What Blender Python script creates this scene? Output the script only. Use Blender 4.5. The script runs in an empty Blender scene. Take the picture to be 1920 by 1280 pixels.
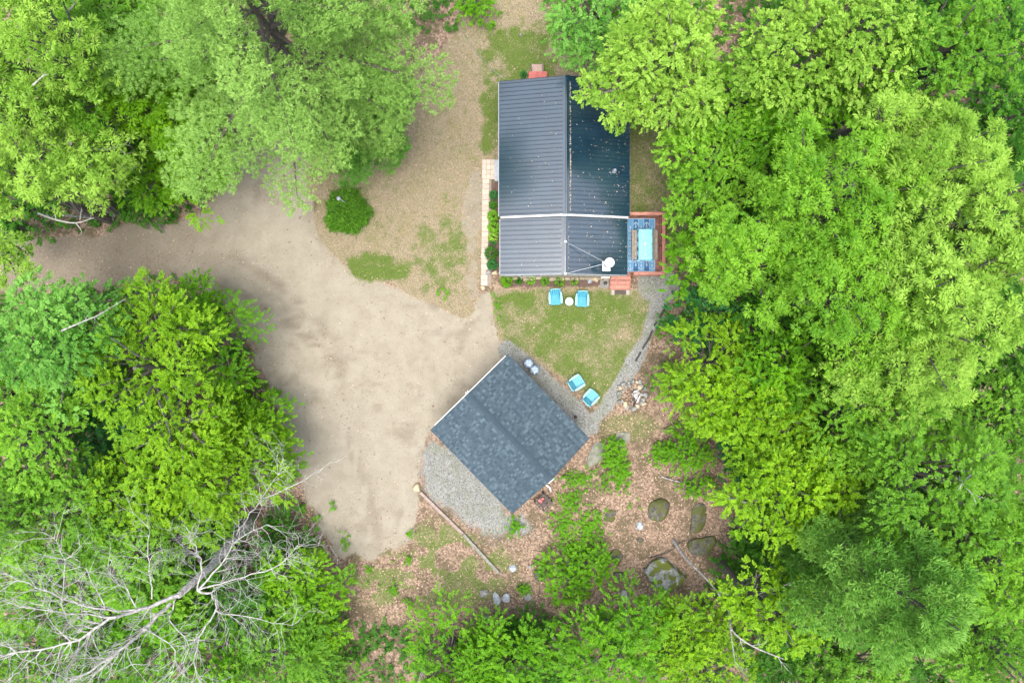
import bpy, bmesh, math, random
import numpy as np
from math import radians as RAD, sin, cos, pi
from mathutils import Vector, Matrix

# ------------------------------------------------------------------ camera, sky, sun, exposure
SC = bpy.context.scene
COL = SC.collection
H = 38.4                     # flying height of the camera, metres; one photo pixel is 3 cm on the ground
G = 0.03
cam = bpy.data.cameras.new("camera")
cam.sensor_width = 36.0
cam.lens = 24.0
cam.clip_start = 0.5
cam.clip_end = 2000.0
camo = bpy.data.objects.new("camera", cam)
camo.location = (0, 0, H)
camo.rotation_euler = (0, 0, 0)
COL.objects.link(camo)
SC.camera = camo

SUN_EL, SUN_AZ = RAD(80), RAD(200)      # azimuth clockwise from north (+Y)
W = bpy.data.worlds.new("World")
SC.world = W
W.use_nodes = True
wn = W.node_tree.nodes
wl = W.node_tree.links
bg = wn["Background"]
sky = wn.new("ShaderNodeTexSky")
sky.sky_type = 'NISHITA'
sky.sun_disc = False
sky.sun_elevation = SUN_EL
sky.sun_rotation = SUN_AZ
sky.dust_density = 4.0
hs = wn.new("ShaderNodeHueSaturation")   # overcast: a greyer sky dome
hs.inputs['Saturation'].default_value = 0.65
wl.new(sky.outputs[0], hs.inputs['Color'])
wl.new(hs.outputs[0], bg.inputs['Color'])
bg.inputs['Strength'].default_value = 0.15
sl = bpy.data.lights.new("sun", 'SUN')
sl.energy = 1.15
sl.angle = RAD(35)
sl.color = (1.0, 0.96, 0.9)
slo = bpy.data.objects.new("sun", sl)
d = Vector((sin(SUN_AZ) * cos(SUN_EL), cos(SUN_AZ) * cos(SUN_EL), sin(SUN_EL)))
slo.rotation_euler = d.to_track_quat('Z', 'Y').to_euler()
slo.location = (0, 0, 60)
COL.objects.link(slo)
vs = SC.view_settings
vs.view_transform = 'Standard'
vs.look = 'None'
vs.gamma = 1.0
vs.use_curve_mapping = False
vs.exposure = 2.0
SC.cycles.max_bounces = 8
SC.cycles.transmission_bounces = 4
SC.cycles.diffuse_bounces = 4
SC.cycles.transparent_max_bounces = 8

# ------------------------------------------------------------------ helpers
def P(px, py, z=0.0):
    """photo pixel at a height -> world point"""
    k = G * (1 - z / H)
    return Vector(((px - 960) * k, (640 - py) * k, z))

def PR(pix, z):
    return pix * G * (1 - z / H)

def tag(o, label=None, cat=None, group=None, kind=None):
    if label: o['label'] = label
    if cat: o['category'] = cat
    if group: o['group'] = group
    if kind: o['kind'] = kind
    return o

def empty(name, loc=(0, 0, 0), rz=0.0):
    o = bpy.data.objects.new(name, None)
    o.empty_display_size = 0.2
    o.location = loc
    o.rotation_euler = (0, 0, rz)
    COL.objects.link(o)
    return o

class MB:
    def __init__(s):
        s.v, s.f, s.c = [], [], []
    def add(s, v, f, c=None):
        n = len(s.v)
        s.v += [tuple(p) for p in v]
        s.f += [tuple(i + n for i in q) for q in f]
        s.c += [0.5 if c is None else c] * len(f)
    def box(s, x0, x1, y0, y1, z0, z1, M=None, c=None):
        v = [(x0, y0, z0), (x1, y0, z0), (x1, y1, z0), (x0, y1, z0), (x0, y0, z1), (x1, y0, z1), (x1, y1, z1), (x0, y1, z1)]
        if M is not None: v = [M @ Vector(p) for p in v]
        s.add(v, [(0, 3, 2, 1), (4, 5, 6, 7), (0, 1, 5, 4), (1, 2, 6, 5), (2, 3, 7, 6), (3, 0, 4, 7)], c)
    def bar(s, a, b, w, h, c=None, up=(0, 0, 1)):
        a, b = Vector(a), Vector(b)
        d = b - a
        L = d.length
        x = d.normalized()
        y = Vector(up).cross(x)
        if y.length < 1e-4: y = Vector((0, 1, 0)).cross(x)
        y.normalize()
        z = x.cross(y)
        M = Matrix((x, y, z)).transposed().to_4x4()
        M.translation = a
        s.box(0, L, -w / 2, w / 2, -h / 2, h / 2, M, c)
    def tube(s, pts, rad, n=6, c=None, cap=True):
        pts = [Vector(p) for p in pts]
        m = len(pts)
        V, F = [], []
        ref = Vector((0.31, 0.17, 0.93))
        for i, p in enumerate(pts):
            t = (pts[min(i + 1, m - 1)] - pts[max(i - 1, 0)])
            if t.length < 1e-6: t = Vector((0, 0, 1))
            t.normalize()
            u = t.cross(ref)
            if u.length < 1e-3: u = t.cross(Vector((1, 0, 0)))
            u.normalize()
            w = t.cross(u)
            for k in range(n):
                a = 2 * pi * k / n
                V.append(p + (u * cos(a) + w * sin(a)) * rad[i])
        for i in range(m - 1):
            for k in range(n):
                k2 = (k + 1) % n
                F.append((i * n + k, i * n + k2, (i + 1) * n + k2, (i + 1) * n + k))
        if cap:
            F.append(tuple(range(n - 1, -1, -1)))
            F.append(tuple((m - 1) * n + k for k in range(n)))
        s.add(V, F, c)
    def lathe(s, prof, n=20, o=(0, 0, 0), c=None):
        V, F = [], []
        for r, z in prof:
            for k in range(n):
                a = 2 * pi * k / n
                V.append((o[0] + r * cos(a), o[1] + r * sin(a), o[2] + z))
        m = len(prof)
        for i in range(m - 1):
            for k in range(n):
                k2 = (k + 1) % n
                F.append((i * n + k, i * n + k2, (i + 1) * n + k2, (i + 1) * n + k))
        if prof[0][0] > 1e-4: F.append(tuple(range(n - 1, -1, -1)))
        if prof[-1][0] > 1e-4: F.append(tuple((m - 1) * n + k for k in range(n)))
        s.add(V, F, c)
    def build(s, name, mat, parent=None, bevel=0.0, smooth=False):
        me = bpy.data.meshes.new(name)
        me.from_pydata(s.v, [], s.f)
        me.materials.append(mat)
        at = me.attributes.new('tone', 'FLOAT', 'FACE')
        at.data.foreach_set('value', s.c)
        if smooth:
            me.polygons.foreach_set('use_smooth', [True] * len(me.polygons))
        o = bpy.data.objects.new(name, me)
        COL.objects.link(o)
        if parent: o.parent = parent
        if bevel:
            b = o.modifiers.new('bevel', 'BEVEL')
            b.width = bevel
            b.segments = 1
            b.limit_method = 'ANGLE'
        return o

def quick_mesh(name, V, nper, tone, mat, parent=None):
    """V: (N*nper,3) array; faces of nper corners each"""
    N = len(V) // nper
    me = bpy.data.meshes.new(name)
    me.vertices.add(len(V))
    me.vertices.foreach_set('co', np.ascontiguousarray(V, dtype=np.float32).ravel())
    me.loops.add(len(V))
    me.loops.foreach_set('vertex_index', np.arange(len(V), dtype=np.int32))
    me.polygons.add(N)
    me.polygons.foreach_set('loop_start', np.arange(N, dtype=np.int32) * nper)
    at = me.attributes.new('tone', 'FLOAT', 'FACE')
    at.data.foreach_set('value', np.ascontiguousarray(tone, dtype=np.float32))
    me.update(calc_edges=True)
    me.materials.append(mat)
    o = bpy.data.objects.new(name, me)
    COL.objects.link(o)
    if parent: o.parent = parent
    return o

def copy_tree(o, parent=None):
    c = o.copy()
    COL.objects.link(c)
    if parent: c.parent = parent
    for ch in list(o.children):
        copy_tree(ch, c)
    return c

# --- value noise
_rs = np.random.RandomState(7)
_tab = _rs.rand(256, 256)
def vnoise(x, y):
    xi, yi = np.floor(x).astype(int), np.floor(y).astype(int)
    fx, fy = x - xi, y - yi
    fx, fy = fx * fx * (3 - 2 * fx), fy * fy * (3 - 2 * fy)
    a = _tab[xi % 256, yi % 256]; b = _tab[(xi + 1) % 256, yi % 256]
    c = _tab[xi % 256, (yi + 1) % 256]; d_ = _tab[(xi + 1) % 256, (yi + 1) % 256]
    return (a * (1 - fx) + b * fx) * (1 - fy) + (c * (1 - fx) + d_ * fx) * fy
def fbm(x, y, o=4):
    s, a, t = 0, 0.5, 0
    for i in range(o):
        s = s + a * vnoise(x * 2 ** i + 17.3 * i, y * 2 ** i + 9.1 * i); t += a; a *= 0.5
    return s / t
def sstep(a, b, x):
    t = np.clip((x - a) / (b - a), 0, 1)
    return t * t * (3 - 2 * t)
def sd_poly(X, Y, poly):
    """signed distance, positive inside"""
    dmin = np.full(X.shape, 1e9)
    ins = np.zeros(X.shape, bool)
    n = len(poly)
    for i in range(n):
        x0, y0 = poly[i]; x1, y1 = poly[(i + 1) % n]
        ex, ey = x1 - x0, y1 - y0
        t = np.clip(((X - x0) * ex + (Y - y0) * ey) / (ex * ex + ey * ey + 1e-9), 0, 1)
        dmin = np.minimum(dmin, np.hypot(X - x0 - t * ex, Y - y0 - t * ey))
        c = ((y0 > Y) != (y1 > Y)) & (X < ex * (Y - y0) / (ey + 1e-12) + x0)
        ins ^= c
    return np.where(ins, dmin, -dmin)
def sd_line(X, Y, pts, w):
    dmin = np.full(X.shape, 1e9)
    for (x0, y0), (x1, y1) in zip(pts[:-1], pts[1:]):
        ex, ey = x1 - x0, y1 - y0
        t = np.clip(((X - x0) * ex + (Y - y0) * ey) / (ex * ex + ey * ey + 1e-9), 0, 1)
        dmin = np.minimum(dmin, np.hypot(X - x0 - t * ex, Y - y0 - t * ey))
    return w - dmin
def ell(X, Y, cx, cy, rx, ry):
    return 1 - np.hypot((X - cx) / rx, (Y - cy) / ry)

# ------------------------------------------------------------------ materials
class NT:
    def __init__(s, name):
        s.m = bpy.data.materials.new(name)
        s.m.use_nodes = True
        s.t = s.m.node_tree
        s.n = s.t.nodes
        s.b = s.n['Principled BSDF']
        s.out = s.n['Material Output']
    def new(s, typ, **kw):
        x = s.n.new(typ)
        for k, v in kw.items(): setattr(x, k, v)
        return x
    def link(s, a, b): s.t.links.new(a, b)
    def attr(s, name):
        return s.new('ShaderNodeAttribute', attribute_name=name)
    def noise(s, scale, detail=4, rough=0.6, vec=None, dist=0.0):
        x = s.new('ShaderNodeTexNoise')
        x.inputs['Scale'].default_value = scale
        x.inputs['Detail'].default_value = detail
        x.inputs['Roughness'].default_value = rough
        x.inputs['Distortion'].default_value = dist
        if vec is None:
            vec = s.coord()
        s.link(vec, x.inputs['Vector'])
        return x.outputs['Fac']
    def coord(s, which='Object'):
        if not hasattr(s, '_tc'): s._tc = s.new('ShaderNodeTexCoord')
        return s._tc.outputs[which]
    def math(s, op, a, b=0.0, clamp=False):
        x = s.new('ShaderNodeMath', operation=op, use_clamp=clamp)
        for i, v in enumerate((a, b)):
            if isinstance(v, (int, float)): x.inputs[i].default_value = v
            else: s.link(v, x.inputs[i])
        return x.outputs[0]
    def rng(s, v, a, b, c=0.0, d_=1.0, smooth=True):
        x = s.new('ShaderNodeMapRange')
        if smooth: x.interpolation_type = 'SMOOTHSTEP'
        s.link(v, x.inputs['Value'])
        x.inputs['From Min'].default_value = a; x.inputs['From Max'].default_value = b
        x.inputs['To Min'].default_value = c; x.inputs['To Max'].default_value = d_
        return x.outputs['Result']
    def mix(s, f, a, b):
        x = s.new('ShaderNodeMix', data_type='RGBA')
        for i, v in ((0, f), (6, a), (7, b)):
            if isinstance(v, (int, float)): x.inputs[i].default_value = v
            elif isinstance(v, (tuple, list)): x.inputs[i].default_value = (*v, 1)
            else: s.link(v, x.inputs[i])
        return x.outputs[2]
    def bump(s, h, strength=0.4, dist=0.02):
        x = s.new('ShaderNodeBump')
        x.inputs['Strength'].default_value = strength
        x.inputs['Distance'].default_value = dist
        s.link(h, x.inputs['Height'])
        s.link(x.outputs[0], s.b.inputs['Normal'])
    def base(s, c): s.link(c, s.b.inputs['Base Color'])
    def set(s, rough=0.7, metal=0.0, spec=0.5):
        s.b.inputs['Roughness'].default_value = rough
        s.b.inputs['Metallic'].default_value = metal
        s.b.inputs['Specular IOR Level'].default_value = spec

def mat_solid(name, c, rough=0.7, var=0.18, scale=9.0, metal=0.0, spec=0.4, bump=0.15, c2=None, tone=0.0):
    c = tuple(x * 0.54 for x in c)
    m = NT(name)
    m.set(rough, metal, spec)
    nz = m.noise(scale, 5, 0.65)
    lo = tuple(x * (1 - var) for x in c)
    hi = tuple(min(1, x * (1 + var)) for x in c) if c2 is None else c2
    col = m.mix(m.rng(nz, 0.35, 0.65), lo, hi)
    if tone:
        t = m.attr('tone').outputs['Fac']
        hv = m.new('ShaderNodeHueSaturation')
        m.link(m.rng(t, 0, 1, 1 - tone, 1 + tone, False), hv.inputs['Value'])
        m.link(col, hv.inputs['Color'])
        col = hv.outputs[0]
    m.base(col)
    if bump: m.bump(m.noise(scale * 6, 3, 0.6), bump, 0.01)
    return m.m

def mat_leaf(name, a, b, trans=0.42, rough=0.55, spec=0.18):
    m = NT(name)
    m.set(rough, 0, spec)
    t = m.attr('tone').outputs['Fac']
    col = m.mix(t, a, b)
    m.base(col)
    tr = m.new('ShaderNodeBsdfTranslucent')
    hv = m.new('ShaderNodeHueSaturation')
    hv.inputs['Saturation'].default_value = 1.1
    hv.inputs['Value'].default_value = 1.3
    m.link(col, hv.inputs['Color'])
    m.link(hv.outputs[0], tr.inputs['Color'])
    mx = m.new('ShaderNodeMixShader')
    mx.inputs[0].default_value = trans
    m.link(m.b.outputs[0], mx.inputs[1])
    m.link(tr.outputs[0], mx.inputs[2])
    m.link(mx.outputs[0], m.out.inputs['Surface'])
    return m.m

LEAF = {
    'lime':   mat_leaf('leaf lime', (0.066, 0.176, 0.003), (0.212, 0.380, 0.008)),
    'acid':   mat_leaf('leaf acid green', (0.055, 0.175, 0.002), (0.17, 0.35, 0.006)),
    'yellow': mat_leaf('leaf yellow green', (0.078, 0.187, 0.008), (0.275, 0.44, 0.060)),
    'vivid':  mat_leaf('leaf vivid green', (0.040, 0.15, 0.002), (0.130, 0.31, 0.005)),
    'mid':    mat_leaf('leaf mid green', (0.040, 0.137, 0.006), (0.138, 0.30, 0.018)),
    'fresh':  mat_leaf('leaf fresh green', (0.052, 0.167, 0.005), (0.185, 0.37, 0.024)),
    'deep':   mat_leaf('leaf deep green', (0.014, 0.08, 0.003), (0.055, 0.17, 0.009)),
    'blue':   mat_leaf('leaf blue green', (0.045, 0.165, 0.014), (0.175, 0.37, 0.060)),
    'teal':   mat_leaf('leaf dark teal green', (0.012, 0.085, 0.014), (0.045, 0.18, 0.040)),
    'pine':   mat_leaf('needles pale pine', (0.085, 0.20, 0.024), (0.29, 0.46, 0.11), trans=0.3),
    'lpine':  mat_leaf('needles young pine', (0.04, 0.16, 0.012), (0.17, 0.37, 0.06), trans=0.3),
    'bpine':  mat_leaf('needles blue pine', (0.040, 0.16, 0.014), (0.225, 0.41, 0.075), trans=0.3),
}
BARK = mat_solid('bark grey', (0.16, 0.14, 0.12), 0.9, 0.4, 14, bump=0.5)
BARKD = mat_solid('bark dark', (0.09, 0.075, 0.06), 0.9, 0.4, 14, bump=0.5)
DEAD = mat_solid('dead wood pale', (0.50, 0.48, 0.445), 0.85, 0.35, 6, bump=0.4)
DEADG = mat_solid('dead trunk grey', (0.42, 0.395, 0.365), 0.9, 0.45, 8, bump=0.6)
BIRCH = mat_solid('pale bark', (0.42, 0.40, 0.36), 0.8, 0.3, 10, bump=0.3)

# --- the ground: one material read by every ground sheet, driven by zone weights stored on the mesh
def mat_ground():
    m = NT('ground surfaces')
    m.set(0.95, 0, 0.15)
    A = m.new('ShaderNodeSeparateColor'); m.link(m.attr('zone_a').outputs['Color'], A.inputs[0])
    B = m.new('ShaderNodeSeparateColor'); m.link(m.attr('zone_b').outputs['Color'], B.inputs[0])
    dirt, lawn, grav = A.outputs[0], A.outputs[1], A.outputs[2]
    green, brown, mulch = B.outputs[0], B.outputs[1], B.outputs[2]
    n1 = m.noise(1.1, 5, 0.6)
    n2 = m.noise(6.0, 5, 0.65)
    n3 = m.noise(22.0, 4, 0.7)
    n4 = m.noise(70.0, 2, 0.6)
    # leaf litter
    vo = m.new('ShaderNodeTexVoronoi'); vo.inputs['Scale'].default_value = 11.0
    m.link(m.coord(), vo.inputs['Vector'])
    vs_ = m.new('ShaderNodeSeparateColor'); m.link(vo.outputs['Color'], vs_.inputs[0])
    lit = m.mix(vs_.outputs[0], (0.15, 0.10, 0.068), (0.45, 0.325, 0.235))
    lit = m.mix(m.rng(n2, 0.5, 0.75), lit, (0.10, 0.065, 0.042))
    n0 = m.noise(0.75, 5, 0.7)
    lit = m.mix(m.rng(n0, 0.46, 0.60, 0, 0.8), lit, (0.12, 0.10, 0.055))
    # dirt
    dt = m.mix(m.rng(n1, 0.3, 0.7), (0.325, 0.288, 0.218), (0.385, 0.347, 0.27))
    dt = m.mix(m.rng(n2, 0.5, 0.8, 0, 0.35), dt, (0.28, 0.22, 0.15))
    dt = m.mix(m.rng(n3, 0.54, 0.68, 0, 0.6), dt, (0.20, 0.155, 0.105))
    dt = m.mix(m.rng(n4, 0.58, 0.72, 0, 0.6), dt, (0.50, 0.46, 0.39))
    n5 = m.noise(48.0, 3, 0.75)
    dt = m.mix(m.rng(n5, 0.56, 0.68, 0, 0.6), dt, (0.17, 0.135, 0.10))
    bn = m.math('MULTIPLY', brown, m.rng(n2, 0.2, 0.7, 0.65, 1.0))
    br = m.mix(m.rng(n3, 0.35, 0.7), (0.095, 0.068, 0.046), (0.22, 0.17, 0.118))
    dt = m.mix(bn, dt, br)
    # lawn: dry straw to green
    dry = m.mix(m.rng(n3, 0.36, 0.64), (0.155, 0.125, 0.078), (0.42, 0.35, 0.235))
    dry = m.mix(m.rng(n2, 0.5, 0.7, 0, 0.55), dry, (0.19, 0.15, 0.075))
    dry = m.mix(m.rng(n1, 0.45, 0.75, 0, 0.6), dry, (0.22, 0.20, 0.07))
    grn = m.mix(m.rng(n3, 0.3, 0.7), (0.055, 0.10, 0.014), (0.18, 0.235, 0.055))
    gmix = m.math('ADD', green, m.math('MULTIPLY', m.math('SUBTRACT', n2, 0.5), 0.9), True)
    lw = m.mix(m.rng(gmix, 0.2, 0.8), dry, grn)
    # gravel
    vg = m.new('ShaderNodeTexVoronoi'); vg.inputs['Scale'].default_value = 26.0
    m.link(m.coord(), vg.inputs['Vector'])
    vgs = m.new('ShaderNodeSeparateColor'); m.link(vg.outputs['Color'], vgs.inputs[0])
    gv = m.mix(vgs.outputs[1], (0.17, 0.17, 0.155), (0.40, 0.402, 0.375))
    gv = m.mix(m.rng(n1, 0.42, 0.68, 0, 0.6), gv, (0.20, 0.225, 0.15))
    mu = m.mix(m.rng(n3, 0.3, 0.7), (0.09, 0.055, 0.045), (0.21, 0.145, 0.12))
    def brk(w, lo=0.32, hi=0.68, amt=0.75):
        x = m.math('ADD', w, m.math('MULTIPLY', m.math('SUBTRACT', m.math('ADD', m.math('MULTIPLY', n2, 0.5), m.math('MULTIPLY', n3, 0.5)), 0.5), amt), True)
        return m.rng(x, lo, hi)
    c = m.mix(brk(dirt), lit, dt)
    c = m.mix(brk(lawn, 0.35, 0.65, 1.3), c, lw)
    c = m.mix(brk(grav), c, gv)
    c = m.mix(brk(mulch), c, mu)
    hv = m.new('ShaderNodeHueSaturation')
    hv.inputs['Value'].default_value = 0.545
    m.link(c, hv.inputs['Color'])
    m.base(hv.outputs[0])
    m.bump(m.math('ADD', n2, m.math('MULTIPLY', n3, 0.6)), 0.5, 0.05)
    return m.m
GROUND = mat_ground()

# ------------------------------------------------------------------ ground sheets
DIRT = [(-160, 425), (60, 440), (130, 440), (300, 415), (385, 395), (425, 340), (425, 270), (400, 200), (440, 150), (560, 160), (580, 250), (588, 340), (592, 400),
        (612, 450), (640, 492), (700, 522), (760, 545), (820, 572), (866, 595), (902, 560), (925, 552), (934, 600), (946, 640), (952, 668), (1000, 760), (900, 860),
        (812, 812), (800, 850), (792, 885), (782, 915), (786, 950), (770, 1000), (752, 1034), (690, 1052), (632, 1036), (606, 1000), (585, 950), (556, 900), (540, 830),
        (508, 745), (486, 700), (472, 640), (420, 555), (330, 525), (240, 530), (130, 545), (60, 540), (-160, 560)]
LAWN1 = [(905, -40), (985, -40), (1010, 20), (1070, 60), (1110, 130), (1100, 160), (935, 160), (934, 298), (903, 298), (900, 530), (866, 590), (820, 566), (760, 538),
         (700, 515), (642, 486), (606, 440), (594, 400), (590, 330), (600, 250), (700, 190), (780, 160), (830, 110), (870, 60)]
LAWN2 = [(926, 545), (1050, 538), (1180, 548), (1225, 530), (1232, 560), (1204, 640), (1160, 712), (1122, 764), (1085, 728), (1040, 695), (985, 660), (942, 640), (928, 600)]
LAWN3 = [(1150, 150), (1240, 170), (1300, 260), (1300, 400), (1262, 500), (1150, 520)]
GRAV3 = [(800, 812), (880, 860), (960, 950), (1000, 985), (1000, 1000), (940, 1015), (880, 1000), (830, 955), (795, 920), (788, 880)]
GP1 = [(1238, 520), (1236, 560), (1212, 632), (1182, 692), (1148, 742), (1112, 790)]
GP2 = [(950, 656), (1000, 696), (1060, 752), (1110, 800)]

def zones(X, Y):
    """X, Y in photo pixels on the ground -> weights"""
    nz = (fbm(X / 45, Y / 45, 4) - 0.5)
    nf = (fbm(X / 14 + 40, Y / 14, 3) - 0.5)
    w = nz * 34 + nf * 16
    dirt = sstep(-16, 16, sd_poly(X, Y, DIRT) + 9 * ((X > 560) & (Y < 640)) + w)
    lawn = np.maximum(sstep(-13, 13, sd_poly(X, Y, LAWN1) + 9 + w), sstep(-9, 9, sd_poly(X, Y, LAWN2) + 4 + w * 0.6))
    lawn = np.maximum(lawn, 0.85 * sstep(-14, 14, sd_poly(X, Y, LAWN3) + w))
    # thin turf mixed into the litter south of the drive
    turf = sstep(-0.1, 0.4, ell(X, Y, 800, 1065, 200, 105)) * 0.72 * sstep(0.36, 0.56, fbm(X / 22, Y / 22 + 70, 3) + 0.05)
    turf = np.maximum(turf, 0.5 * sstep(0, .5, ell(X, Y, 1180, 800, 80, 40)))
    grav = np.maximum(sstep(-7, 7, sd_line(X, Y, GP1, 12.5) + w * 0.35), sstep(-7, 7, sd_line(X, Y, GP2, 17) + w * 0.3))
    grav = np.maximum(grav, sstep(-24, 26, sd_poly(X, Y, GRAV3) - 3 + w * 1.1))
    grav = np.maximum(grav, 0.8 * sstep(-0.05, 0.35, ell(X, Y, 1235, 535, 48, 42)))
    mulch = np.maximum(sstep(-4, 4, 13 - np.maximum(np.abs(X - 924), np.abs(Y - 428) - 72)), sstep(-4, 4, 11 - np.maximum(np.abs(Y - 527), np.abs(X - 1035) - 82) + nf * 6))
    path_dirt = 0.85 * sstep(-22, 20, 15 - np.maximum(np.abs(X - 888 + (Y - 440) * 0.02), np.abs(Y - 435) - 110) + w * 1.5)
    grav = grav * (1 - mulch)
    turf = np.maximum(turf, 0) * (1 - dirt)
    lawn = np.maximum(lawn, turf) * (1 - grav) * (1 - mulch)
    dirt2 = np.maximum(dirt * (1 - lawn * 0.9), path_dirt) * (1 - grav)
    lawn = lawn * (1 - path_dirt * 0.9)
    # green of the grass
    g = np.full(X.shape, 0.12)
    q_ = nz * 1.1 + nf * .9
    g = np.maximum(g, 0.85 * sstep(-.2, .6, ell(X, Y, 722, 504, 92, 32) + q_))
    g = np.maximum(g, 0.6 * sstep(-.1, .6, ell(X, Y, 815, 480, 95, 75) + q_ * 1.3))
    g = np.maximum(g, 0.8 * sstep(0, .6, ell(X, Y, 922, 230, 26, 100) + q_ * .8))
    g = np.maximum(g, 0.75 * sstep(0, .5, ell(X, Y, 985, 95, 95, 80) + q_))
    g = np.maximum(g, 0.35 * sstep(0, .6, ell(X, Y, 660, 340, 60, 60)))
    s2 = sstep(-9, 9, sd_poly(X, Y, LAWN2))
    g = np.maximum(g, s2 * (0.62 + 0.6 * (fbm(X / 26, Y / 26 + 30, 4) - 0.5)))
    g = np.maximum(g, 1.0 * sstep(0, .5, ell(X, Y, 975, 560, 52, 28) + q_))
    g = np.maximum(g, 0.75 * sstep(0, .5, ell(X, Y, 1075, 578, 90, 40)))
    g = np.maximum(g, 0.5 * sstep(-14, 14, sd_poly(X, Y, LAWN3)))
    g = g + .5 * (fbm(X / 30 + 9, Y / 30, 4) - .5)
    g = np.maximum(g, 0.6 * (turf > 0.05))
    # leaf and needle debris browning the dirt; tree shade painted in on the west side
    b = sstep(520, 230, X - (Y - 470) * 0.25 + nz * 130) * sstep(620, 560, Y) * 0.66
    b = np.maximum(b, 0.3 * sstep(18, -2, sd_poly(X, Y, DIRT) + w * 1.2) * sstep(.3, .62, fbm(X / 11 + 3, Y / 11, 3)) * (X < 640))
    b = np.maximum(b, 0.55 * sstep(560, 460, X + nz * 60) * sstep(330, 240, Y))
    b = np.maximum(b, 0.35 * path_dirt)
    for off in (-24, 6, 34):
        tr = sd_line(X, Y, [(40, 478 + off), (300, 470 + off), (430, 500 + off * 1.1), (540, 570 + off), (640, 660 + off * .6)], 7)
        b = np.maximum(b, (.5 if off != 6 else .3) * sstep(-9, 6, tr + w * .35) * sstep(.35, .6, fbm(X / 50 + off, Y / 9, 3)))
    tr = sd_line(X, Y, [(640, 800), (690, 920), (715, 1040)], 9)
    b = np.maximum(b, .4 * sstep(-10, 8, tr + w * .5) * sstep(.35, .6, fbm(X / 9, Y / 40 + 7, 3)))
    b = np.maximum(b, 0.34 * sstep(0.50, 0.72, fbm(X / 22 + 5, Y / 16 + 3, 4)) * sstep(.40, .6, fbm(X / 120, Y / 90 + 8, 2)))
    return dirt2, lawn, grav, np.clip(g, 0, 1), np.clip(b, 0, 1), mulch

def relief(x, y):
    return (fbm(x / 1.6 + 50, y / 1.6 + 50, 3) - 0.5) * 0.05

step = 0.2
xs = np.arange(-36, 36 + 1e-6, step)
ys = np.arange(-25, 25 + 1e-6, step)
GX, GY = np.meshgrid(xs, ys)
gz = relief(GX, GY)
PXg, PYg = GX / G + 960, 640 - GY / G
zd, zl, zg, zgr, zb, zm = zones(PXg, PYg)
ny, nx = GX.shape
idx = np.arange(nx * ny).reshape(ny, nx)
Q = np.stack([idx[:-1, :-1], idx[:-1, 1:], idx[1:, 1:], idx[1:, :-1]], -1).reshape(-1, 4)
def fmean(a): return a.ravel()[Q].mean(1)
fd, fl, fg, fm = fmean(zd), fmean(zl), fmean(zg), fmean(zm)
fpx, fpy = fmean(PXg), fmean(PYg)
cls = np.zeros(len(Q), int)
cls[fd > 0.5] = 1
cls[(fl > 0.5) & (fl > fd)] = 2
cls[(cls == 2) & (fpy > 500) & (fpx > 915)] = 3
cls[(cls == 2) & (fpx > 1120) & (fpy > 120)] = 4
cls[fg > 0.5] = 5
cls[fm > 0.5] = 6
COORD = np.stack([GX.ravel(), GY.ravel(), gz.ravel()], 1)
ZA = np.stack([zd.ravel(), zl.ravel(), zg.ravel(), np.ones(nx * ny)], 1)
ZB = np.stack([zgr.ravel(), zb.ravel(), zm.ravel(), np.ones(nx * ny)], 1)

def sheet(name, faces, label, extra=None):
    u, inv = np.unique(faces.ravel(), return_inverse=True)
    V = COORD[u]; a = ZA[u]; b = ZB[u]
    F = inv.reshape(-1, 4)
    if extra is not None:
        n0 = len(V)
        V = np.vstack([V, extra[0]])
        a = np.vstack([a, np.tile([0, 0, 0, 1.], (len(extra[0]), 1))])
        b = np.vstack([b, np.tile([0.2, 0.2, 0, 1.], (len(extra[0]), 1))])
        F = np.vstack([F, extra[1] + n0])
    me = bpy.data.meshes.new(name)
    me.vertices.add(len(V)); me.vertices.foreach_set('co', V.astype(np.float32).ravel())
    me.loops.add(F.size); me.loops.foreach_set('vertex_index', F.astype(np.int32).ravel())
    me.polygons.add(len(F)); me.polygons.foreach_set('loop_start', np.arange(len(F), dtype=np.int32) * 4)
    for nm, arr in (('zone_a', a), ('zone_b', b)):
        at = me.attributes.new(nm, 'FLOAT_COLOR', 'POINT')
        at.data.foreach_set('color', arr.astype(np.float32).ravel())
    me.update(calc_edges=True)
    me.polygons.foreach_set('use_smooth', np.ones(len(F), bool))
    me.materials.append(GROUND)
    o = bpy.data.objects.new(name, me)
    COL.objects.link(o)
    return tag(o, label, kind='structure')

X0, X1, Y0, Y1, FAR = xs[0], xs[-1], ys[0], ys[-1], 700.0
ev = np.array([(-FAR, -FAR, -0.03), (FAR, -FAR, -0.03), (FAR, FAR, -0.03), (-FAR, FAR, -0.03), (X0, Y0, -0.03), (X1, Y0, -0.03), (X1, Y1, -0.03), (X0, Y1, -0.03)])
ef = np.array([(0, 1, 5, 4), (1, 2, 6, 5), (2, 3, 7, 6), (3, 0, 4, 7)])
sheet('forest_floor', Q[cls == 0], 'brown leaf litter floor under the trees around the clearing', (ev, ef))
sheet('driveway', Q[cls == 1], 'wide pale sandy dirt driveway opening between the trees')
sheet('lawn', Q[cls == 2], 'dry patchy tan lawn west and north of the cabin')
sheet('lawn', Q[cls == 3], 'olive green triangular lawn between cabin and garage')
sheet('lawn', Q[cls == 4], 'shaded brown strip of grass east of the cabin')
sheet('gravel_path', Q[cls == 5], 'grey gravel paths around the triangular lawn and garage')
sheet('garden_bed', Q[cls == 6], 'brown mulch beds along the cabin walls')

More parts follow.
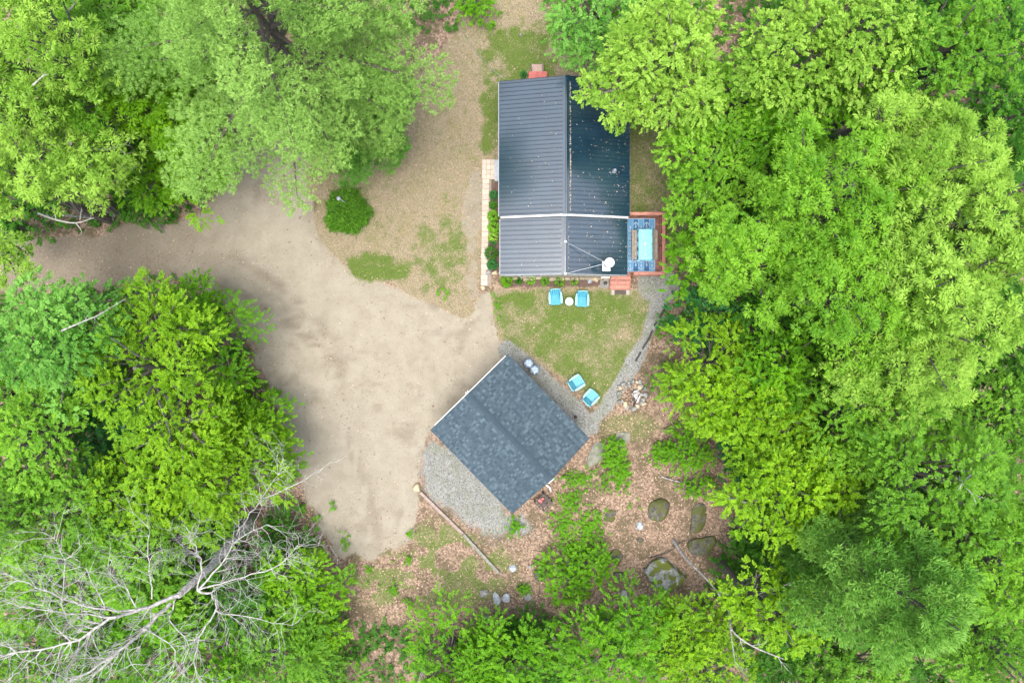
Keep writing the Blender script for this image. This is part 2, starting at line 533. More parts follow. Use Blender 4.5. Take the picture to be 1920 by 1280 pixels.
# ------------------------------------------------------------------ cabin
ROOF = NT('dark blue grey metal roofing')
ROOF.set(0.25, 0.0, 0.6); ROOF.b.inputs['Coat Weight'].default_value = 1.0; ROOF.b.inputs['Coat IOR'].default_value = 1.5; ROOF.b.inputs['Coat Roughness'].default_value = 0.16
_n = ROOF.noise(0.9, 4, 0.6); _n2 = ROOF.noise(14, 4, 0.7)
ROOF.base(ROOF.mix(ROOF.rng(_n, 0.3, 0.7), (0.003, 0.015, 0.026), (0.006, 0.022, 0.036)))
ROOF.link(ROOF.rng(_n2, 0.2, 0.8, 0.16, 0.22), ROOF.b.inputs['Roughness'])
ROOF = ROOF.m
WHITE = mat_solid('white painted trim', (0.78, 0.78, 0.76), 0.5, 0.06, 5, bump=0.05)
CREAM = mat_solid('cream siding', (0.55, 0.49, 0.38), 0.7, 0.1, 4, bump=0.1)
METAL = mat_solid('galvanised metal', (0.50, 0.54, 0.58), 0.4, 0.15, 8, metal=0.6, bump=0.1)
GUTTER = mat_solid('pale grey gutter', (0.36, 0.40, 0.43), 0.45, 0.12, 5, bump=0.05)
DARKM = mat_solid('dark metal', (0.035, 0.033, 0.032), 0.6, 0.3, 10)
GLASS = NT('window glass'); GLASS.set(0.06, 0, 0.6); GLASS.base(GLASS.mix(GLASS.noise(2), (0.02, 0.025, 0.03), (0.03, 0.035, 0.04))); GLASS = GLASS.m
REDW = mat_solid('red stained deck wood', (0.47, 0.19, 0.135), 0.65, 0.22, 7, tone=0.15, bump=0.3)
REDF = mat_solid('worn red deck floor', (0.25, 0.105, 0.075), 0.7, 0.25, 7, tone=0.2, bump=0.3)
REDP = mat_solid('faded red paint', (0.50, 0.115, 0.095), 0.6, 0.15, 6, tone=0.1)
GREYW = mat_solid('weathered grey wood', (0.27, 0.235, 0.19), 0.85, 0.3, 9, tone=0.15, bump=0.4)
CONC = mat_solid('concrete', (0.40, 0.37, 0.32), 0.85, 0.12, 6, tone=0.12, bump=0.3)

ZE, ZR = 2.55, 3.32
XW, XE, XM = -0.645, 6.15, 2.78
YN, YS = 13.63, 6.56
YS2 = 3.50
cabin = tag(empty('cabin', (2.8, 8.5, 0)), 'dark metal roofed cabin with two stepped gable roofs beside the deck', 'cabin')
CO = Vector((2.8, 8.5, 0))
def cb(mb, name, mat, parent=None, bevel=0.0, smooth=False):
    """build a cabin part whose coordinates are world ones"""
    mb.v = [(x - CO.x, y - CO.y, z) for x, y, z in mb.v]
    return mb.build(name, mat, parent or cabin, bevel, smooth)

def gable(y0, y1, ze, zr, xw, xe, xm):
    """one gabled block: walls under its roof, panels as pieces"""
    ins = 0.10
    for nm, (a0, a1, b0, b1) in (('west', (xw + ins, xw + ins + .12, y0, y1)), ('east', (xe - ins - .12, xe - ins, y0, y1))):
        m = MB(); m.box(a0, a1, b0 + .10, b1 - .10, 0, ze - 0.06); cb(m, 'wall', CREAM)
    for yy, s in ((y0 + .10, 1), (y1 - .10, -1)):
        m = MB()
        ya, yb = (yy, yy + .12) if s > 0 else (yy - .12, yy)
        pr = [(xw + .22, 0), (xe - .22, 0), (xe - .22, ze - .10), (xm, zr - .13), (xw + .22, ze - .10)]
        v = [(x, ya, z) for x, z in pr] + [(x, yb, z) for x, z in pr]
        n = 5
        m.add(v, [(0, 1, 2, 3, 4), (9, 8, 7, 6, 5)] + [(i, i + 5, (i + 1) % 5 + 5, (i + 1) % 5) for i in range(5)])
        cb(m, 'wall', CREAM)
    for side in (-1, 1):
        xe_ = xw if side < 0 else xe
        run = xm - xe_
        m = MB()      # roof board under the sheets
        v = [(xe_, y0, ze - .07), (xm, y0, zr - .07), (xm, y1, zr - .07), (xe_, y1, ze - .07), (xe_, y0, ze - .012), (xm, y0, zr - .012), (xm, y1, zr - .012), (xe_, y1, ze - .012)]
        m.add(v, [(0, 3, 2, 1), (4, 5, 6, 7), (0, 1, 5, 4), (1, 2, 6, 5), (2, 3, 7, 6), (3, 0, 4, 7)])
        rb = cb(m, 'roof_slope', DARKM)
        pw = 0.9144
        npn = max(1, round((y1 - y0) / pw))
        pw = (y1 - y0) / npn
        for i in range(npn):
            m = MB()
            a = y0 + i * pw
            prof = []
            nr = 4
            for r in range(nr):
                c = a + (r + .5) * pw / nr
                prof += [(c - .034, 0), (c - .016, .03), (c + .016, .03), (c + .034, 0)]
            prof = [(a, 0)] + prof + [(a + pw, 0)]
            V = []
            for (x, z) in ((xe_ - side * -0.04, ze - 0.04 * abs((zr - ze) / run)), (xm, zr)):
                V += [(x, y, z + h + (0.001 if i % 2 else 0.004)) for y, h in prof]
            k = len(prof)
            F = [(j, j + 1, k + j + 1, k + j) if side < 0 else (j, k + j, k + j + 1, j + 1) for j in range(k - 1)]
            m.add(V, F, random.random())
            cb(m, 'roof_panel', ROOF, rb)
            # sub-part origin: panels hang under the slope board
        # eave trim
        m = MB()
        m.box(*( (xe_ - .075, xe_ - .005) if side < 0 else (xe_ + .005, xe_ + .05)), y0 + .01, y1 - .01, ze - .12, ze - .035)
        cb(m, 'gutter', GUTTER if side < 0 else CREAM)
    m = MB()          # ridge cap
    w, dz = 0.17, 0.17 * (zr - ze) / (xm - xw)
    for s in (-1, 1):
        v = [(xm, y0 - .03, zr + .052), (xm, y1 + .03, zr + .052), (xm + s * w, y1 + .03, zr + .05 - dz), (xm + s * w, y0 - .03, zr + .05 - dz)]
        m.add(v, [(0, 1, 2, 3) if s < 0 else (0, 3, 2, 1)])
    m.tube([(xm, y0 - .03, zr + .045), (xm, y1 + .03, zr + .045)], [.045, .045], 8)
    cb(m, 'ridge_cap', ROOF)
    return

gable(YS, YN, ZE, ZR, XW, XE, XM)
gable(YS2, YS - .13, ZE - .12, ZR - .22, XW + .06, XE - .1, XM - .04)
# white rake boards on the south gable of the taller block, narrow dark ones elsewhere
for y0, t, hgt, mat, a, b, z0 in ((YS - .10, .085, .21, WHITE, XW + .05, XE - .05, 0.03), (YN + .004, .03, .15, DARKM, XW, XE, 0.0), (YS2 - .035, .03, .15, GUTTER, XW + .06, XE - .1, -.12)):
    for s, xa in ((-1, a), (1, b)):
        m = MB()
        zr_, ze_ = ZR + z0, ZE + z0
        if z0 < 0: zr_ = ZR - .22
        v = []
        for yy in (y0, y0 + t):
            v += [(xa, yy, ze_ - hgt), (XM, yy, zr_ - hgt), (XM, yy, zr_ + .012), (xa, yy, ze_ + .012)]
        m.add(v, [(0, 1, 2, 3), (7, 6, 5, 4), (0, 4, 5, 1), (1, 5, 6, 2), (2, 6, 7, 3), (3, 7, 4, 0)])
        cb(m, 'rake_board', mat)
# door and windows
def window(x0, x1, y0, y1, z0, z1, nrm):
    m = MB()
    f = .07
    if nrm == 'x-' or nrm == 'x+':
        x = x0
        for a, b, c, d_ in ((y0, y1, z0, z0 + f), (y0, y1, z1 - f, z1), (y0, y0 + f, z0 + f, z1 - f), (y1 - f, y1, z0 + f, z1 - f)):
            m.box(x, x1, a, b, c, d_)
        fr = cb(m, 'window', WHITE)
        m = MB(); m.box(x + .01, x1 - .01, y0 + f, y1 - f, z0 + f, z1 - f); cb(m, 'pane', GLASS, fr)
    else:
        for a, b, c, d_ in ((x0, x1, z0, z0 + f), (x0, x1, z1 - f, z1), (x0, x0 + f, z0 + f, z1 - f), (x1 - f, x1, z0 + f, z1 - f)):
            m.box(a, b, y0, y1, c, d_)
        fr = cb(m, 'window', WHITE)
        m = MB(); m.box(x0 + f, x1 - f, y0 + .01, y1 - .01, z0 + f, z1 - f); cb(m, 'pane', GLASS, fr)
window(XW + .06, XW + .10, 11.0, 12.2, .9, 2.0, 'x-')
window(XW + .06, XW + .10, 7.2, 8.3, .9, 2.0, 'x-')
window(XW + .12, XW + .16, 4.3, 5.5, .9, 2.0, 'x-')
window(.4, 1.6, YS2 + .05, YS2 + .098, .9, 2.0, 'y')
m = MB(); m.box(XW + .055, XW + .10, 9.05, 10.0, .15, 2.2); door = cb(m, 'door', WHITE)
m = MB(); m.box(XW + .0, XW + .054, 9.12, 9.17, 1.05, 1.2); cb(m, 'handle', DARKM, door)
m = MB(); m.box(-.98, XW + .1, 8.98, 10.18, .0, .15); cb(m, 'door_step', GUTTER, bevel=.01)
# stone footing visible under the south wall
random.seed(4)
x = -.55
while x < 6.0:
    w = random.uniform(.22, .45)
    m = MB(); m.box(x, min(x + w - .02, 6.05), YS2 - .02 - random.uniform(.0, .12), YS2 + .09, -.03, random.uniform(.12, .24), c=random.random())
    cb(m, 'footing_stone', mat_solid('stone footing', (.42, .35, .25), .85, .2, 6, tone=.3) if x < -.5 else bpy.data.materials['stone footing'], bevel=.03)
    x += w
# stovepipe chimney with two braces
chim = P(1137, 497, 2.75)
def zroof_s(x): return ZR - .22 - (x - (XM - .04)) * (ZR - .22 - ZE + .12) / (XE - .1 - XM + .04)
zc = zroof_s(chim.x)
m = MB(); m.tube([(chim.x, chim.y, zc - .1), (chim.x, chim.y, zc + 1.25)], [.13, .13], 14)
cp = cb(m, 'chimney', METAL, smooth=True)
sl_ = math.atan2(ZE - .12 - ZR + .22, XE - .1 - XM + .04)
M = Matrix.Translation((chim.x, chim.y - .05, zc + .045)) @ Matrix.Rotation(-sl_, 4, 'Y')
m = MB(); m.box(-.22, .22, -.26, .26, -.015, .015, M); m.tube([M @ Vector((0, .05, 0)), (chim.x, chim.y, zc + .25)], [.2, .14], 14); cb(m, 'flashing', WHITE, cp)
m = MB(); m.lathe([(.24, 1.25), (.25, 1.29), (.02, 1.40)], 18, (chim.x, chim.y, zc)); m.lathe([(.13, 1.15), (.19, 1.17), (.19, 1.24), (.13, 1.25)], 16, (chim.x, chim.y, zc)); cb(m, 'chimney_cap', WHITE, cp)
for py_ in (453, 513):
    q = P(1058, py_, ZR - .15)
    m = MB(); m.tube([(XM - .02, q.y, ZR - .16), (chim.x - .1, chim.y, zc + .95)], [.016, .016], 6); m.box(XM - .08, XM + .04, q.y - .05, q.y + .05, ZR - .18, ZR - .145)
    cb(m, 'brace', METAL, cp)
v0 = P(1152, 321, 2.75)
zv = ZR - (v0.x - XM) * (ZR - ZE) / (XE - XM)
m = MB(); m.lathe([(.13, .03), (.10, .05), (.06, .10), (.06, .30), (.045, .30), (.045, .1)], 14, (v0.x, v0.y, zv)); cb(m, 'vent_pipe', METAL, smooth=True)

# red steps at the north door
ns = tag(empty('entry_steps', P(1008, 140)), 'faded red landing with pale steps at the north end of the cabin', 'steps')
L0 = P(1008, 140)
def lb(mb, name, mat, parent, org, bevel=0.0, smooth=False):
    mb.v = [(x - org.x, y - org.y, z - org.z) for x, y, z in mb.v]
    return mb.build(name, mat, parent, bevel, smooth)
a, b = P(991, 152, .5), P(1026, 134, .5)
yt = b.y
for i in range(2):
    xa = a.x + (b.x - a.x) * i / 2
    m = MB(); m.box(xa + .006, xa + (b.x - a.x) / 2 - .006, YN - .05, yt, .45, .5, c=random.random()); lb(m, 'board', REDP, ns, L0, .006)
for i, (z, yy) in enumerate(((.32, yt), (.16, yt + .27))):
    m = MB(); m.box(a.x + .2, b.x - .25, yy + .004, yy + .27, z - .05, z, c=.3 + .4 * i); lb(m, 'tread', mat_solid('worn pinkish tread', (.42, .29, .23), .8, .15, 6) if i == 0 else bpy.data.materials['worn pinkish tread'], ns, L0, .006)
for xx in (a.x + .15, b.x - .21):
    m = MB(); m.bar((xx, yt + .02, .4), (xx, yt + .58, .04), .04, .2); lb(m, 'stringer', GREYW, ns, L0)
for xx in (a.x + .04, b.x - .04):
    for yy in (YN + .15, yt - .05):
        m = MB(); m.box(xx - .04, xx + .04, yy - .04, yy + .04, 0, .45); lb(m, 'post', REDP, ns, L0)

# roof litter: seeds and leaf bits lying on the metal
rng = np.random.RandomState(3)
def flat_quads(rng, pos, size, up=None, tilt=0.25, ratio=0.55):
    n = len(pos)
    az = rng.rand(n) * 2 * pi
    d_ = np.stack([np.cos(az), np.sin(az), (rng.rand(n) - .5) * tilt], 1)
    nr = np.stack([(rng.rand(n) - .5) * tilt * 2, (rng.rand(n) - .5) * tilt * 2, np.ones(n)], 1)
    if up is not None: nr = nr + up
    s = np.cross(nr, d_); s /= np.linalg.norm(s, axis=1, keepdims=True)
    sz = np.broadcast_to(size, (n,))[:, None]
    b0 = pos - d_ * sz * .5; t0 = pos + d_ * sz * .5
    mid = pos + np.array([0, 0, 1.]) * sz * .12 * rng.rand(n)[:, None]
    return np.stack([b0, mid + s * sz * ratio * .5, t0, mid - s * sz * ratio * .5], 1).reshape(-1, 3)
pos = []
for k in range(330):
    t = rng.rand() ** .6
    x = XM + .25 + t * (XE - XM - .3)
    y = YS2 + .2 + rng.rand() * 9.3
    if rng.rand() < .25 and y > 9: continue
    z = (ZR - (x - XM) * (ZR - ZE) / (XE - XM)) if y > YS else zroof_s(x)
    pos.append((x, y, z + .025))
for k in range(260):
    x = XM + .19 + rng.rand() * .06; y = YS + .1 + rng.rand() * 6.7
    pos.append((x, y, ZR - .01))
for k in range(70):
    x = XM - .2 - rng.rand() * .04 + (.36 if rng.rand() < .6 else 0); y = YS2 + .2 + rng.rand() * 2.6
    pos.append((x, y, ZR - .22))
for k in range(70):
    x = XW + .3 + rng.rand() * 3; y = YS2 + .3 + rng.rand() * 9
    pos.append((x, y, ((ZR - (XM - x) * (ZR - ZE) / (XM - XW)) if y > YS else (ZR - .22 - (XM - x) * (ZR - ZE - .1) / (XM - XW))) + .03))
pos = np.array(pos)
LITR = mat_leaf('dead leaf bits', (.12, .08, .045), (.34, .30, .23), trans=.1)
o = quick_mesh('fallen_leaves', flat_quads(rng, pos, .04 + .065 * rng.rand(len(pos)) ** 2, ratio=.5), 4, rng.rand(len(pos)), LITR)
tag(o, 'pale leaf bits and seeds scattered on the dark roof', kind='stuff')

# ------------------------------------------------------------------ deck
deck = tag(empty('deck', (7.1, 5.2, 0)), 'red stained wooden deck with wide railing on the east side of the cabin', 'deck')
DO = Vector((7.1, 5.2, 0))
DX0, DX1, DY0, DY1, DZ = 6.07, 8.24, 3.62, 6.95, .60
yy = DY0
while yy < DY1 - .05:
    m = MB(); m.box(DX0, DX1, yy + .003, min(yy + .137, DY1), DZ - .03, DZ, c=random.random()); lb(m, 'floor_board', REDF, deck, DO)
    yy += .14
m = MB()
for xx in (DX0 + .1, 7.15, DX1 - .1): m.box(xx - .02, xx + .02, DY0, DY1, DZ - .2, DZ - .03)
lb(m, 'joists', REDF, deck, DO)
posts = [(DX1 - .06, DY0 + .06), (DX1 - .06, 5.28), (DX1 - .06, DY1 - .06), (7.1, DY1 - .06), (DX0 + .12, DY1 - .06), (6.62, DY0 + .06)]
for (a, b) in posts:
    m = MB(); m.box(a - .045, a + .045, b - .045, b + .045, 0, 1.48, c=random.random()); lb(m, 'post', REDW, deck, DO)
RZ = 1.5
for (x0, x1, y0, y1) in ((DX1 - .13, DX1 + .05, DY0 - .02, DY1 + .02), (DX0 + .05, DX1 - .132, DY1 - .13, DY1 + .04), (6.58, DX1 - .132, DY0 - .03, DY0 + .14)):
    m = MB(); m.box(x0, x1, y0, y1, RZ - .02, RZ + .02, c=random.random()); lb(m, 'rail_cap', REDW, deck, DO, .008)
    m = MB()
    if x1 - x0 < y1 - y0: m.box((x0 + x1) / 2 - .02, (x0 + x1) / 2 + .02, y0 + .1, y1 - .1, .72, .80)
    else: m.box(x0, x1, (y0 + y1) / 2 - .02, (y0 + y1) / 2 + .02, .72, .80)
    lb(m, 'bottom_rail', REDW, deck, DO)
def baluster(a, b):
    m = MB(); m.box(a - .017, a + .017, b - .017, b + .017, .80, RZ - .02, c=random.random()); lb(m, 'baluster', REDW, deck, DO)
yy = DY0 + .2
while yy < DY1 - .15:
    baluster(DX1 - .04, yy); yy += .16
xx = DX0 + .3
while xx < DX1 - .2:
    baluster(xx, DY1 - .045); xx += .16
xx = 6.75
while xx < DX1 - .2:
    baluster(xx, DY0 + .055); xx += .16
# steps down to the lawn
m = MB(); m.box(5.50, 6.56, 3.40, 3.615, .55, .60, c=.7); lb(m, 'tread', REDW, deck, DO, .006)
for z, y1, c in ((.43, 3.39, .4), (.27, 3.16, .9)):
    m = MB(); m.box(5.50, 6.56, y1 - .235, y1, z - .04, z, c=c); lb(m, 'tread', REDW, deck, DO, .006)
m = MB(); m.box(5.50, 6.56, 2.885, 2.92, .0, .14, c=.2); lb(m, 'riser', REDW, deck, DO)
for xx in (5.47, 6.59):
    m = MB(); m.bar((xx, 3.55, .48), (xx, 2.95, .10), .04, .18); lb(m, 'stringer', REDW, deck, DO)

rug = tag(empty('rug', (7.17, 5.3, DZ)), 'blue outdoor rug with rows of pale anchors on the deck', 'rug')
RO = Vector((7.17, 5.3, DZ))
RXA, RXB, RYA, RYB = 6.38, 7.92, 3.86, 6.80
BL = [mat_solid('rug dark blue', (.04, .14, .30), .9, .1, 30), mat_solid('rug mid blue', (.12, .31, .52), .9, .1, 30)]
PALE = mat_solid('rug pale print', (.48, .62, .74), .9, .08, 30)
m = MB(); m.box(RXA, RXB, RYA, RYB, DZ + .001, DZ + .008); lb(m, 'backing', PALE, rug, RO)
cw = (RXB - RXA - .04) / 5
for i in range(5):
    x0 = RXA + .03 + i * cw
    m = MB(); m.box(x0, x0 + cw - .018, RYA + .03, RYB - .03, DZ + .009, DZ + .012); lb(m, 'stripe', BL[(i + 1) % 2], rug, RO)
    y = RYA + .05 - (.2 if i % 2 else 0)
    while y < RYB - .42:
        if y > RYA:
            m = MB()
            cx = x0 + cw / 2 - .009
            f = -1 if i % 2 else 1
            yc = y + .2
            z = DZ + .0145
            def q(x0_, y0_, x1_, y1_, w):
                a_, b_ = Vector((x0_, y0_)), Vector((x1_, y1_))
                n_ = Vector((-(b_ - a_).y, (b_ - a_).x)).normalized() * w / 2
                pts = [a_ + n_, a_ - n_, b_ - n_, b_ + n_]
                m.add([(cx + p_.x, yc + f * p_.y, z) for p_ in pts], [(0, 1, 2, 3) if f > 0 else (3, 2, 1, 0)])
            q(0, -.13, 0, .12, .03)
            q(-.06, .08, .06, .08, .028)
            for s in (-1, 1):
                pts = [(0, -.15), (s * .06, -.125), (s * .10, -.07), (s * .105, -.02)]
                for p0, p1 in zip(pts[:-1], pts[1:]): q(*p0, *p1, .035)
            q(-.03, .15, .03, .15, .04)
            lb(m, 'anchor', PALE, rug, RO)
        y += .42

# picnic table, its cloth and two small dishes
pt = tag(empty('picnic_table', (7.26, 5.28, DZ)), 'picnic table with two weathered grey benches on the anchor rug', 'picnic table')
PO = Vector((7.26, 5.28, DZ))
TX0, TX1, TY0, TY1, TZ = 6.93, 7.60, 4.47, 6.07, 1.35
for i in range(5):
    w = (TX1 - TX0) / 5
    m = MB(); m.box(TX0 + i * w + .004, TX0 + (i + 1) * w - .004, TY0 + .02, TY1 - .02, TZ - .04, TZ, c=random.random()); lb(m, 'tabletop_plank', GREYW, pt, PO)
for bx in (6.55, 7.68):
    for i in range(2):
        m = MB(); m.box(bx + i * .145 + .003, bx + i * .145 + .142, 4.48, 6.09, 1.01, 1.05, c=random.random()); lb(m, 'bench_plank', GREYW, pt, PO, .006)
for yy in (4.75, 5.8):
    m = MB(); m.bar((6.6, yy, .99), (7.95, yy, .99), .04, .1); lb(m, 'cross_beam', GREYW, pt, PO)
    for s in (-1, 1):
        m = MB(); m.bar((7.265 + s * .2, yy + .042, 1.3), (7.265 + s * .55, yy + .042, DZ + .02), .04, .1); lb(m, 'leg', GREYW, pt, PO)
CLOTH = NT('turquoise tablecloth'); CLOTH.set(.75, 0, .3)
_a = CLOTH.noise(14, 4, .7)
CLOTH.base(CLOTH.mix(CLOTH.rng(_a, .45, .62, 0, .6), (.12, .36, .47), (.34, .52, .56))); CLOTH = CLOTH.m
n1, n2 = 15, 31
V, F = [], []
for j in range(n2):
    for i in range(n1):
        u, v = (i / (n1 - 1)) * 2 - 1, (j / (n2 - 1)) * 2 - 1
        hx, hy = .335, .80
        x, y, z = u * (hx + .24), v * (hy + .20), TZ + .012
        ex, ey = max(0, abs(x) - hx), max(0, abs(y) - hy)
        drop = max(ex, ey)
        fl = .03 * sin(y * 13 + x * 9) * (drop / .22)
        x = math.copysign(min(abs(x), hx) + (.03 + ex * .22 + (fl if ex >= ey else 0)) * (ex > 0), x)
        y = math.copysign(min(abs(y), hy) + (.03 + ey * .22 + (fl if ey > ex else 0)) * (ey > 0), y)
        V.append((7.265 + x, 5.27 + y, z - drop))
        if i and j: F.append((j * n1 + i - n1 - 1, j * n1 + i - n1, j * n1 + i, j * n1 + i - 1))
m = MB(); m.add(V, F); o = m.build('tablecloth', CLOTH, smooth=True); tag(o, 'turquoise cloth draped over the picnic table', 'tablecloth')
DISH = mat_solid('pale dish', (.6, .5, .47), .4, .1, 20)
for (px, py, r, lab) in ((1209, 457, .075, 'small pale dish at the middle of the turquoise tablecloth'), (1209.5, 478, .05, 'smaller pale dish near the south end of the turquoise tablecloth')):
    p = P(px, py, TZ)
    m = MB(); m.lathe([(r * .6, 0), (r, .03), (r * .9, .032), (r * .55, .012), (.001, .012)], 16)
    o = m.build('dish', DISH, smooth=True); o.location = (p.x, p.y, TZ + .014); tag(o, lab, 'dish', 'dishes on the tablecloth')
dt_ = mat_solid('dark door mat', (.09, .075, .065), .95, .25, 20)
a, b = P(1153, 552), P(1173, 541.5)
m = MB(); m.box(a.x, b.x, a.y, b.y, .03, .045); o = m.build('door_mat', dt_); tag(o, 'dark mat on the ground at the foot of the red deck steps', 'mat')
for px, lab in ((1149, 'pale paver block west of the dark mat by the deck steps'), (1177, 'pale paver block east of the dark mat by the deck steps')):
    a, b = P(px - 3, 553), P(px + 3, 541.5)
    m = MB(); m.box(a.x, b.x, a.y, b.y, -.02, .07); o = m.build('paver_block', CONC, bevel=.01); tag(o, lab, 'paver', 'paver blocks by the deck steps')
# utility cover beside the steps
uc = tag(empty('utility_cover', P(1134, 531)), 'square grey utility pad with a dark round cap beside the deck steps', 'utility cover')
m = MB(); m.box(-.27, .27, -.27, .2, -.02, .06, c=.2); m.build('pad', mat_solid('grey concrete pad', (.23, .22, .20), .85, .2, 8), uc, .015)
m = MB(); m.lathe([(.10, .06), (.10, .12), (.08, .14), (.001, .14)], 16, (.02, 0, 0)); m.build('cap', DARKM, uc, smooth=True)
m = MB(); m.box(-.26, .26, .26, .34, .0, .42); m.build('meter_box', WHITE, uc, .01)

# ------------------------------------------------------------------ walkway of pale pavers
PAV = mat_solid('pale beige paver', (.55, .46, .37), .85, .08, 7, tone=.10, bump=.3)
a, b = P(898, 537), P(930, 298)
m = MB()
for (x0, y0), (x1, y1) in (((-1.68, 3.12), (-1.16, 10.24)), ((-1.16, 9.12), (-.985, 10.24))):
    m.box(x0, x1, y0, y1, -.06, .01)
wk = m.build('walkway', mat_solid('sand bed', (.30, .25, .19), .95, .15, 12)); tag(wk, 'narrow walkway of pale beige pavers along the west side of the cabin', kind='structure')
yy = 3.15
while yy < 9.05:
    t = (yy - 3.15) / 7.0
    xl = -1.80 + .12 * t + .03
    m = MB(); m.box(xl + .02, xl + .39, yy + .006, yy + .294, -.03, .045, c=random.random()); m.build('paver', PAV, wk, .008)
    yy += .30
for i in range(4):
    for j in range(3):
        x0 = -1.68 + j * .24
        m = MB(); m.box(x0 + .005, x0 + .235, 9.1 + i * .28 + .005, 9.1 + (i + 1) * .28 - .005, -.03, .045, c=random.random()); m.build('paver', PAV, wk, .008)

# ------------------------------------------------------------------ garage
gc = P(956, 814, 2.6)
GA = RAD(-45.7)
garage = tag(empty('garage', (gc.x, gc.y, 0), GA), 'square garage with grey asphalt shingle roof set diagonally beside the driveway', 'garage')
GL, GW, GE, GR = 3.06, 2.83, 2.50, 3.35
SIDE = mat_solid('garage siding', (.30, .27, .22), .75, .12, 5)
for x0, x1, y0, y1 in ((-GL + .25, GL - .25, -GW + .30, -GW + .40), (-GL + .25, GL - .25, GW - .40, GW - .30)):
    m = MB(); m.box(x0, x1, y0, y1, 0, GE - .02); m.build('wall', SIDE, garage)
for xx in (-GL + .25, GL - .35):
    m = MB()
    pr = [(-GW + .40, 0), (GW - .40, 0), (GW - .40, GE), (0, GR - .15), (-GW + .40, GE)]
    v = [(xx, y, z) for y, z in pr] + [(xx + .1, y, z) for y, z in pr]
    m.add(v, [(4, 3, 2, 1, 0), (5, 6, 7, 8, 9)] + [(i, (i + 1) % 5, (i + 1) % 5 + 5, i + 5) for i in range(5)])
    m.build('wall', SIDE, garage)
for y0 in (-2.2, .2):
    gd = MB(); gd.box(-GL + .22, -GL + .249, y0, y0 + 2.0, 0, 2.05); g_ = gd.build('garage_door', WHITE, garage)
    for k in range(4):
        m = MB(); m.box(-GL + .20, -GL + .219, y0 + .03, y0 + 1.97, .03 + k * .51, .50 + k * .51); m.build('door_panel', WHITE, g_, .01)
SH = NT('grey blue asphalt shingle'); SH.set(.9, 0, .25)
_t = SH.attr('tone').outputs['Fac']; _n = SH.noise(40, 3, .7); _n1 = SH.noise(.7, 3, .6)
_c = SH.mix(_t, (.019, .032, .042), (.060, .086, .102))
_c = SH.mix(SH.rng(_n, .4, .7, 0, .35), _c, (.042, .06, .07))
_c = SH.mix(SH.rng(_n1, .45, .7, 0, .4), _c, (.028, .044, .058))
SH.base(_c); SH.bump(_n, .4, .01); SH = SH.m
CREAM2 = mat_solid('off white rake board', (.80, .76, .66), .6, .06, 5)
random.seed(11)
slope_len = math.hypot(GW, GR - GE)
ang = math.atan2(GR - GE, GW)
for side in (-1, 1):
    m = MB()
    v = []
    for x in (-GL, GL):
        v += [(x, side * GW, GE - .03), (x, 0, GR - .03), (x, 0, GR - .14), (x, side * GW, GE - .14)]
    m.add(v, [(0, 1, 5, 4), (3, 7, 6, 2), (0, 4, 7, 3), (1, 2, 6, 5), (0, 3, 2, 1), (4, 5, 6, 7)])
    rs = m.build('roof_slope', DARKM, garage)
    m = MB()
    exp_ = .143
    nc = int(slope_len / exp_)
    exp_ = slope_len / nc
    M = Matrix.Translation((0, side * GW, GE - .025)) @ Matrix(((1, 0, 0, 0), (0, -side * cos(ang), -side * -sin(ang) * -1 * -1, 0), (0, sin(ang), cos(ang), 0), (0, 0, 0, 1)))
    def pt_(x, s, h):     # along ridge, up the slope, off the surface
        return (x, side * (GW - s * cos(ang)) + side * h * sin(ang), GE - .025 + s * sin(ang) + h * cos(ang))
    for k in range(nc):
        ct_ = random.uniform(-.10, .10)
        x = -GL - .02 - random.random() * .25
        while x < GL + .02:
            w = random.choice((.06, .08, .10, .12, .16))
            x0, x1 = max(x, -GL - .02), min(x + w, GL + .02)
            x += w
            if x1 - x0 < .02: continue
            s0, s1 = k * exp_ - .012, (k + 1) * exp_ + .02
            h0, h1 = .022 + random.random() * .008, .004
            c = random.random()
            c = max(0, (c * .42 if random.random() < .78 else .40 + .6 * c) + ct_)
            V = [pt_(x0, s0, h0), pt_(x1, s0, h0), pt_(x1, s1, h1), pt_(x0, s1, h1), pt_(x0, s0, h0 - .016), pt_(x1, s0, h0 - .016)]
            if side > 0: F = [(1, 0, 3, 2), (0, 1, 5, 4)]
            else: F = [(0, 1, 2, 3), (1, 0, 4, 5)]
            m.add(V, F, c)
    sh = m.build('shingles', SH, rs); tag(sh, kind='stuff')
m = MB()
x = -GL - .02
while x < GL:
    for s in (-1, 1):
        V = [(x, 0, GR + .02), (x + .155, 0, GR + .012), (x + .155, s * .15, GR - .032), (x, s * .15, GR - .024)]
        m.add(V, [(0, 1, 2, 3) if s < 0 else (3, 2, 1, 0)], random.random() * .12)
    x += .143
m.build('ridge_shingles', SH, garage); tag(bpy.data.objects['ridge_shingles'], kind='stuff')
for xx, mat, e in ((-GL - .062, CREAM2, .35), (GL + .004, DARKM, 0.0)):
    for s in (-1, 1):
        m = MB()
        v = []
        k = (GR - GE) / GW
        ee = e if s < 0 else .12
        for x in (xx, xx + (.04 if xx < 0 else .03)):
            v += [(x, s * (GW - ee), GE + k * ee - .16), (x, 0, GR - .16), (x, 0, GR - .01), (x, s * (GW - ee), GE + k * ee - .01)]
        m.add(v, [(0, 1, 2, 3), (7, 6, 5, 4), (0, 4, 5, 1), (1, 5, 6, 2), (2, 6, 7, 3), (3, 7, 4, 0)])
        m.build('rake_board', mat, garage)
fl_ = MB(); fl_.box(-GL - .10, -GL - .063, -.05, .05, GR - .16, GR - .03)
fo = fl_.build('flood_light', WHITE, garage, .01)
for s in (-1, 1):
    m = MB(); m.tube([(-GL - .09, s * .04, GR - .07), (-GL - .13, s * .08, GR - .09)], [.02, .035], 10); m.build('lamp_head', WHITE, fo)

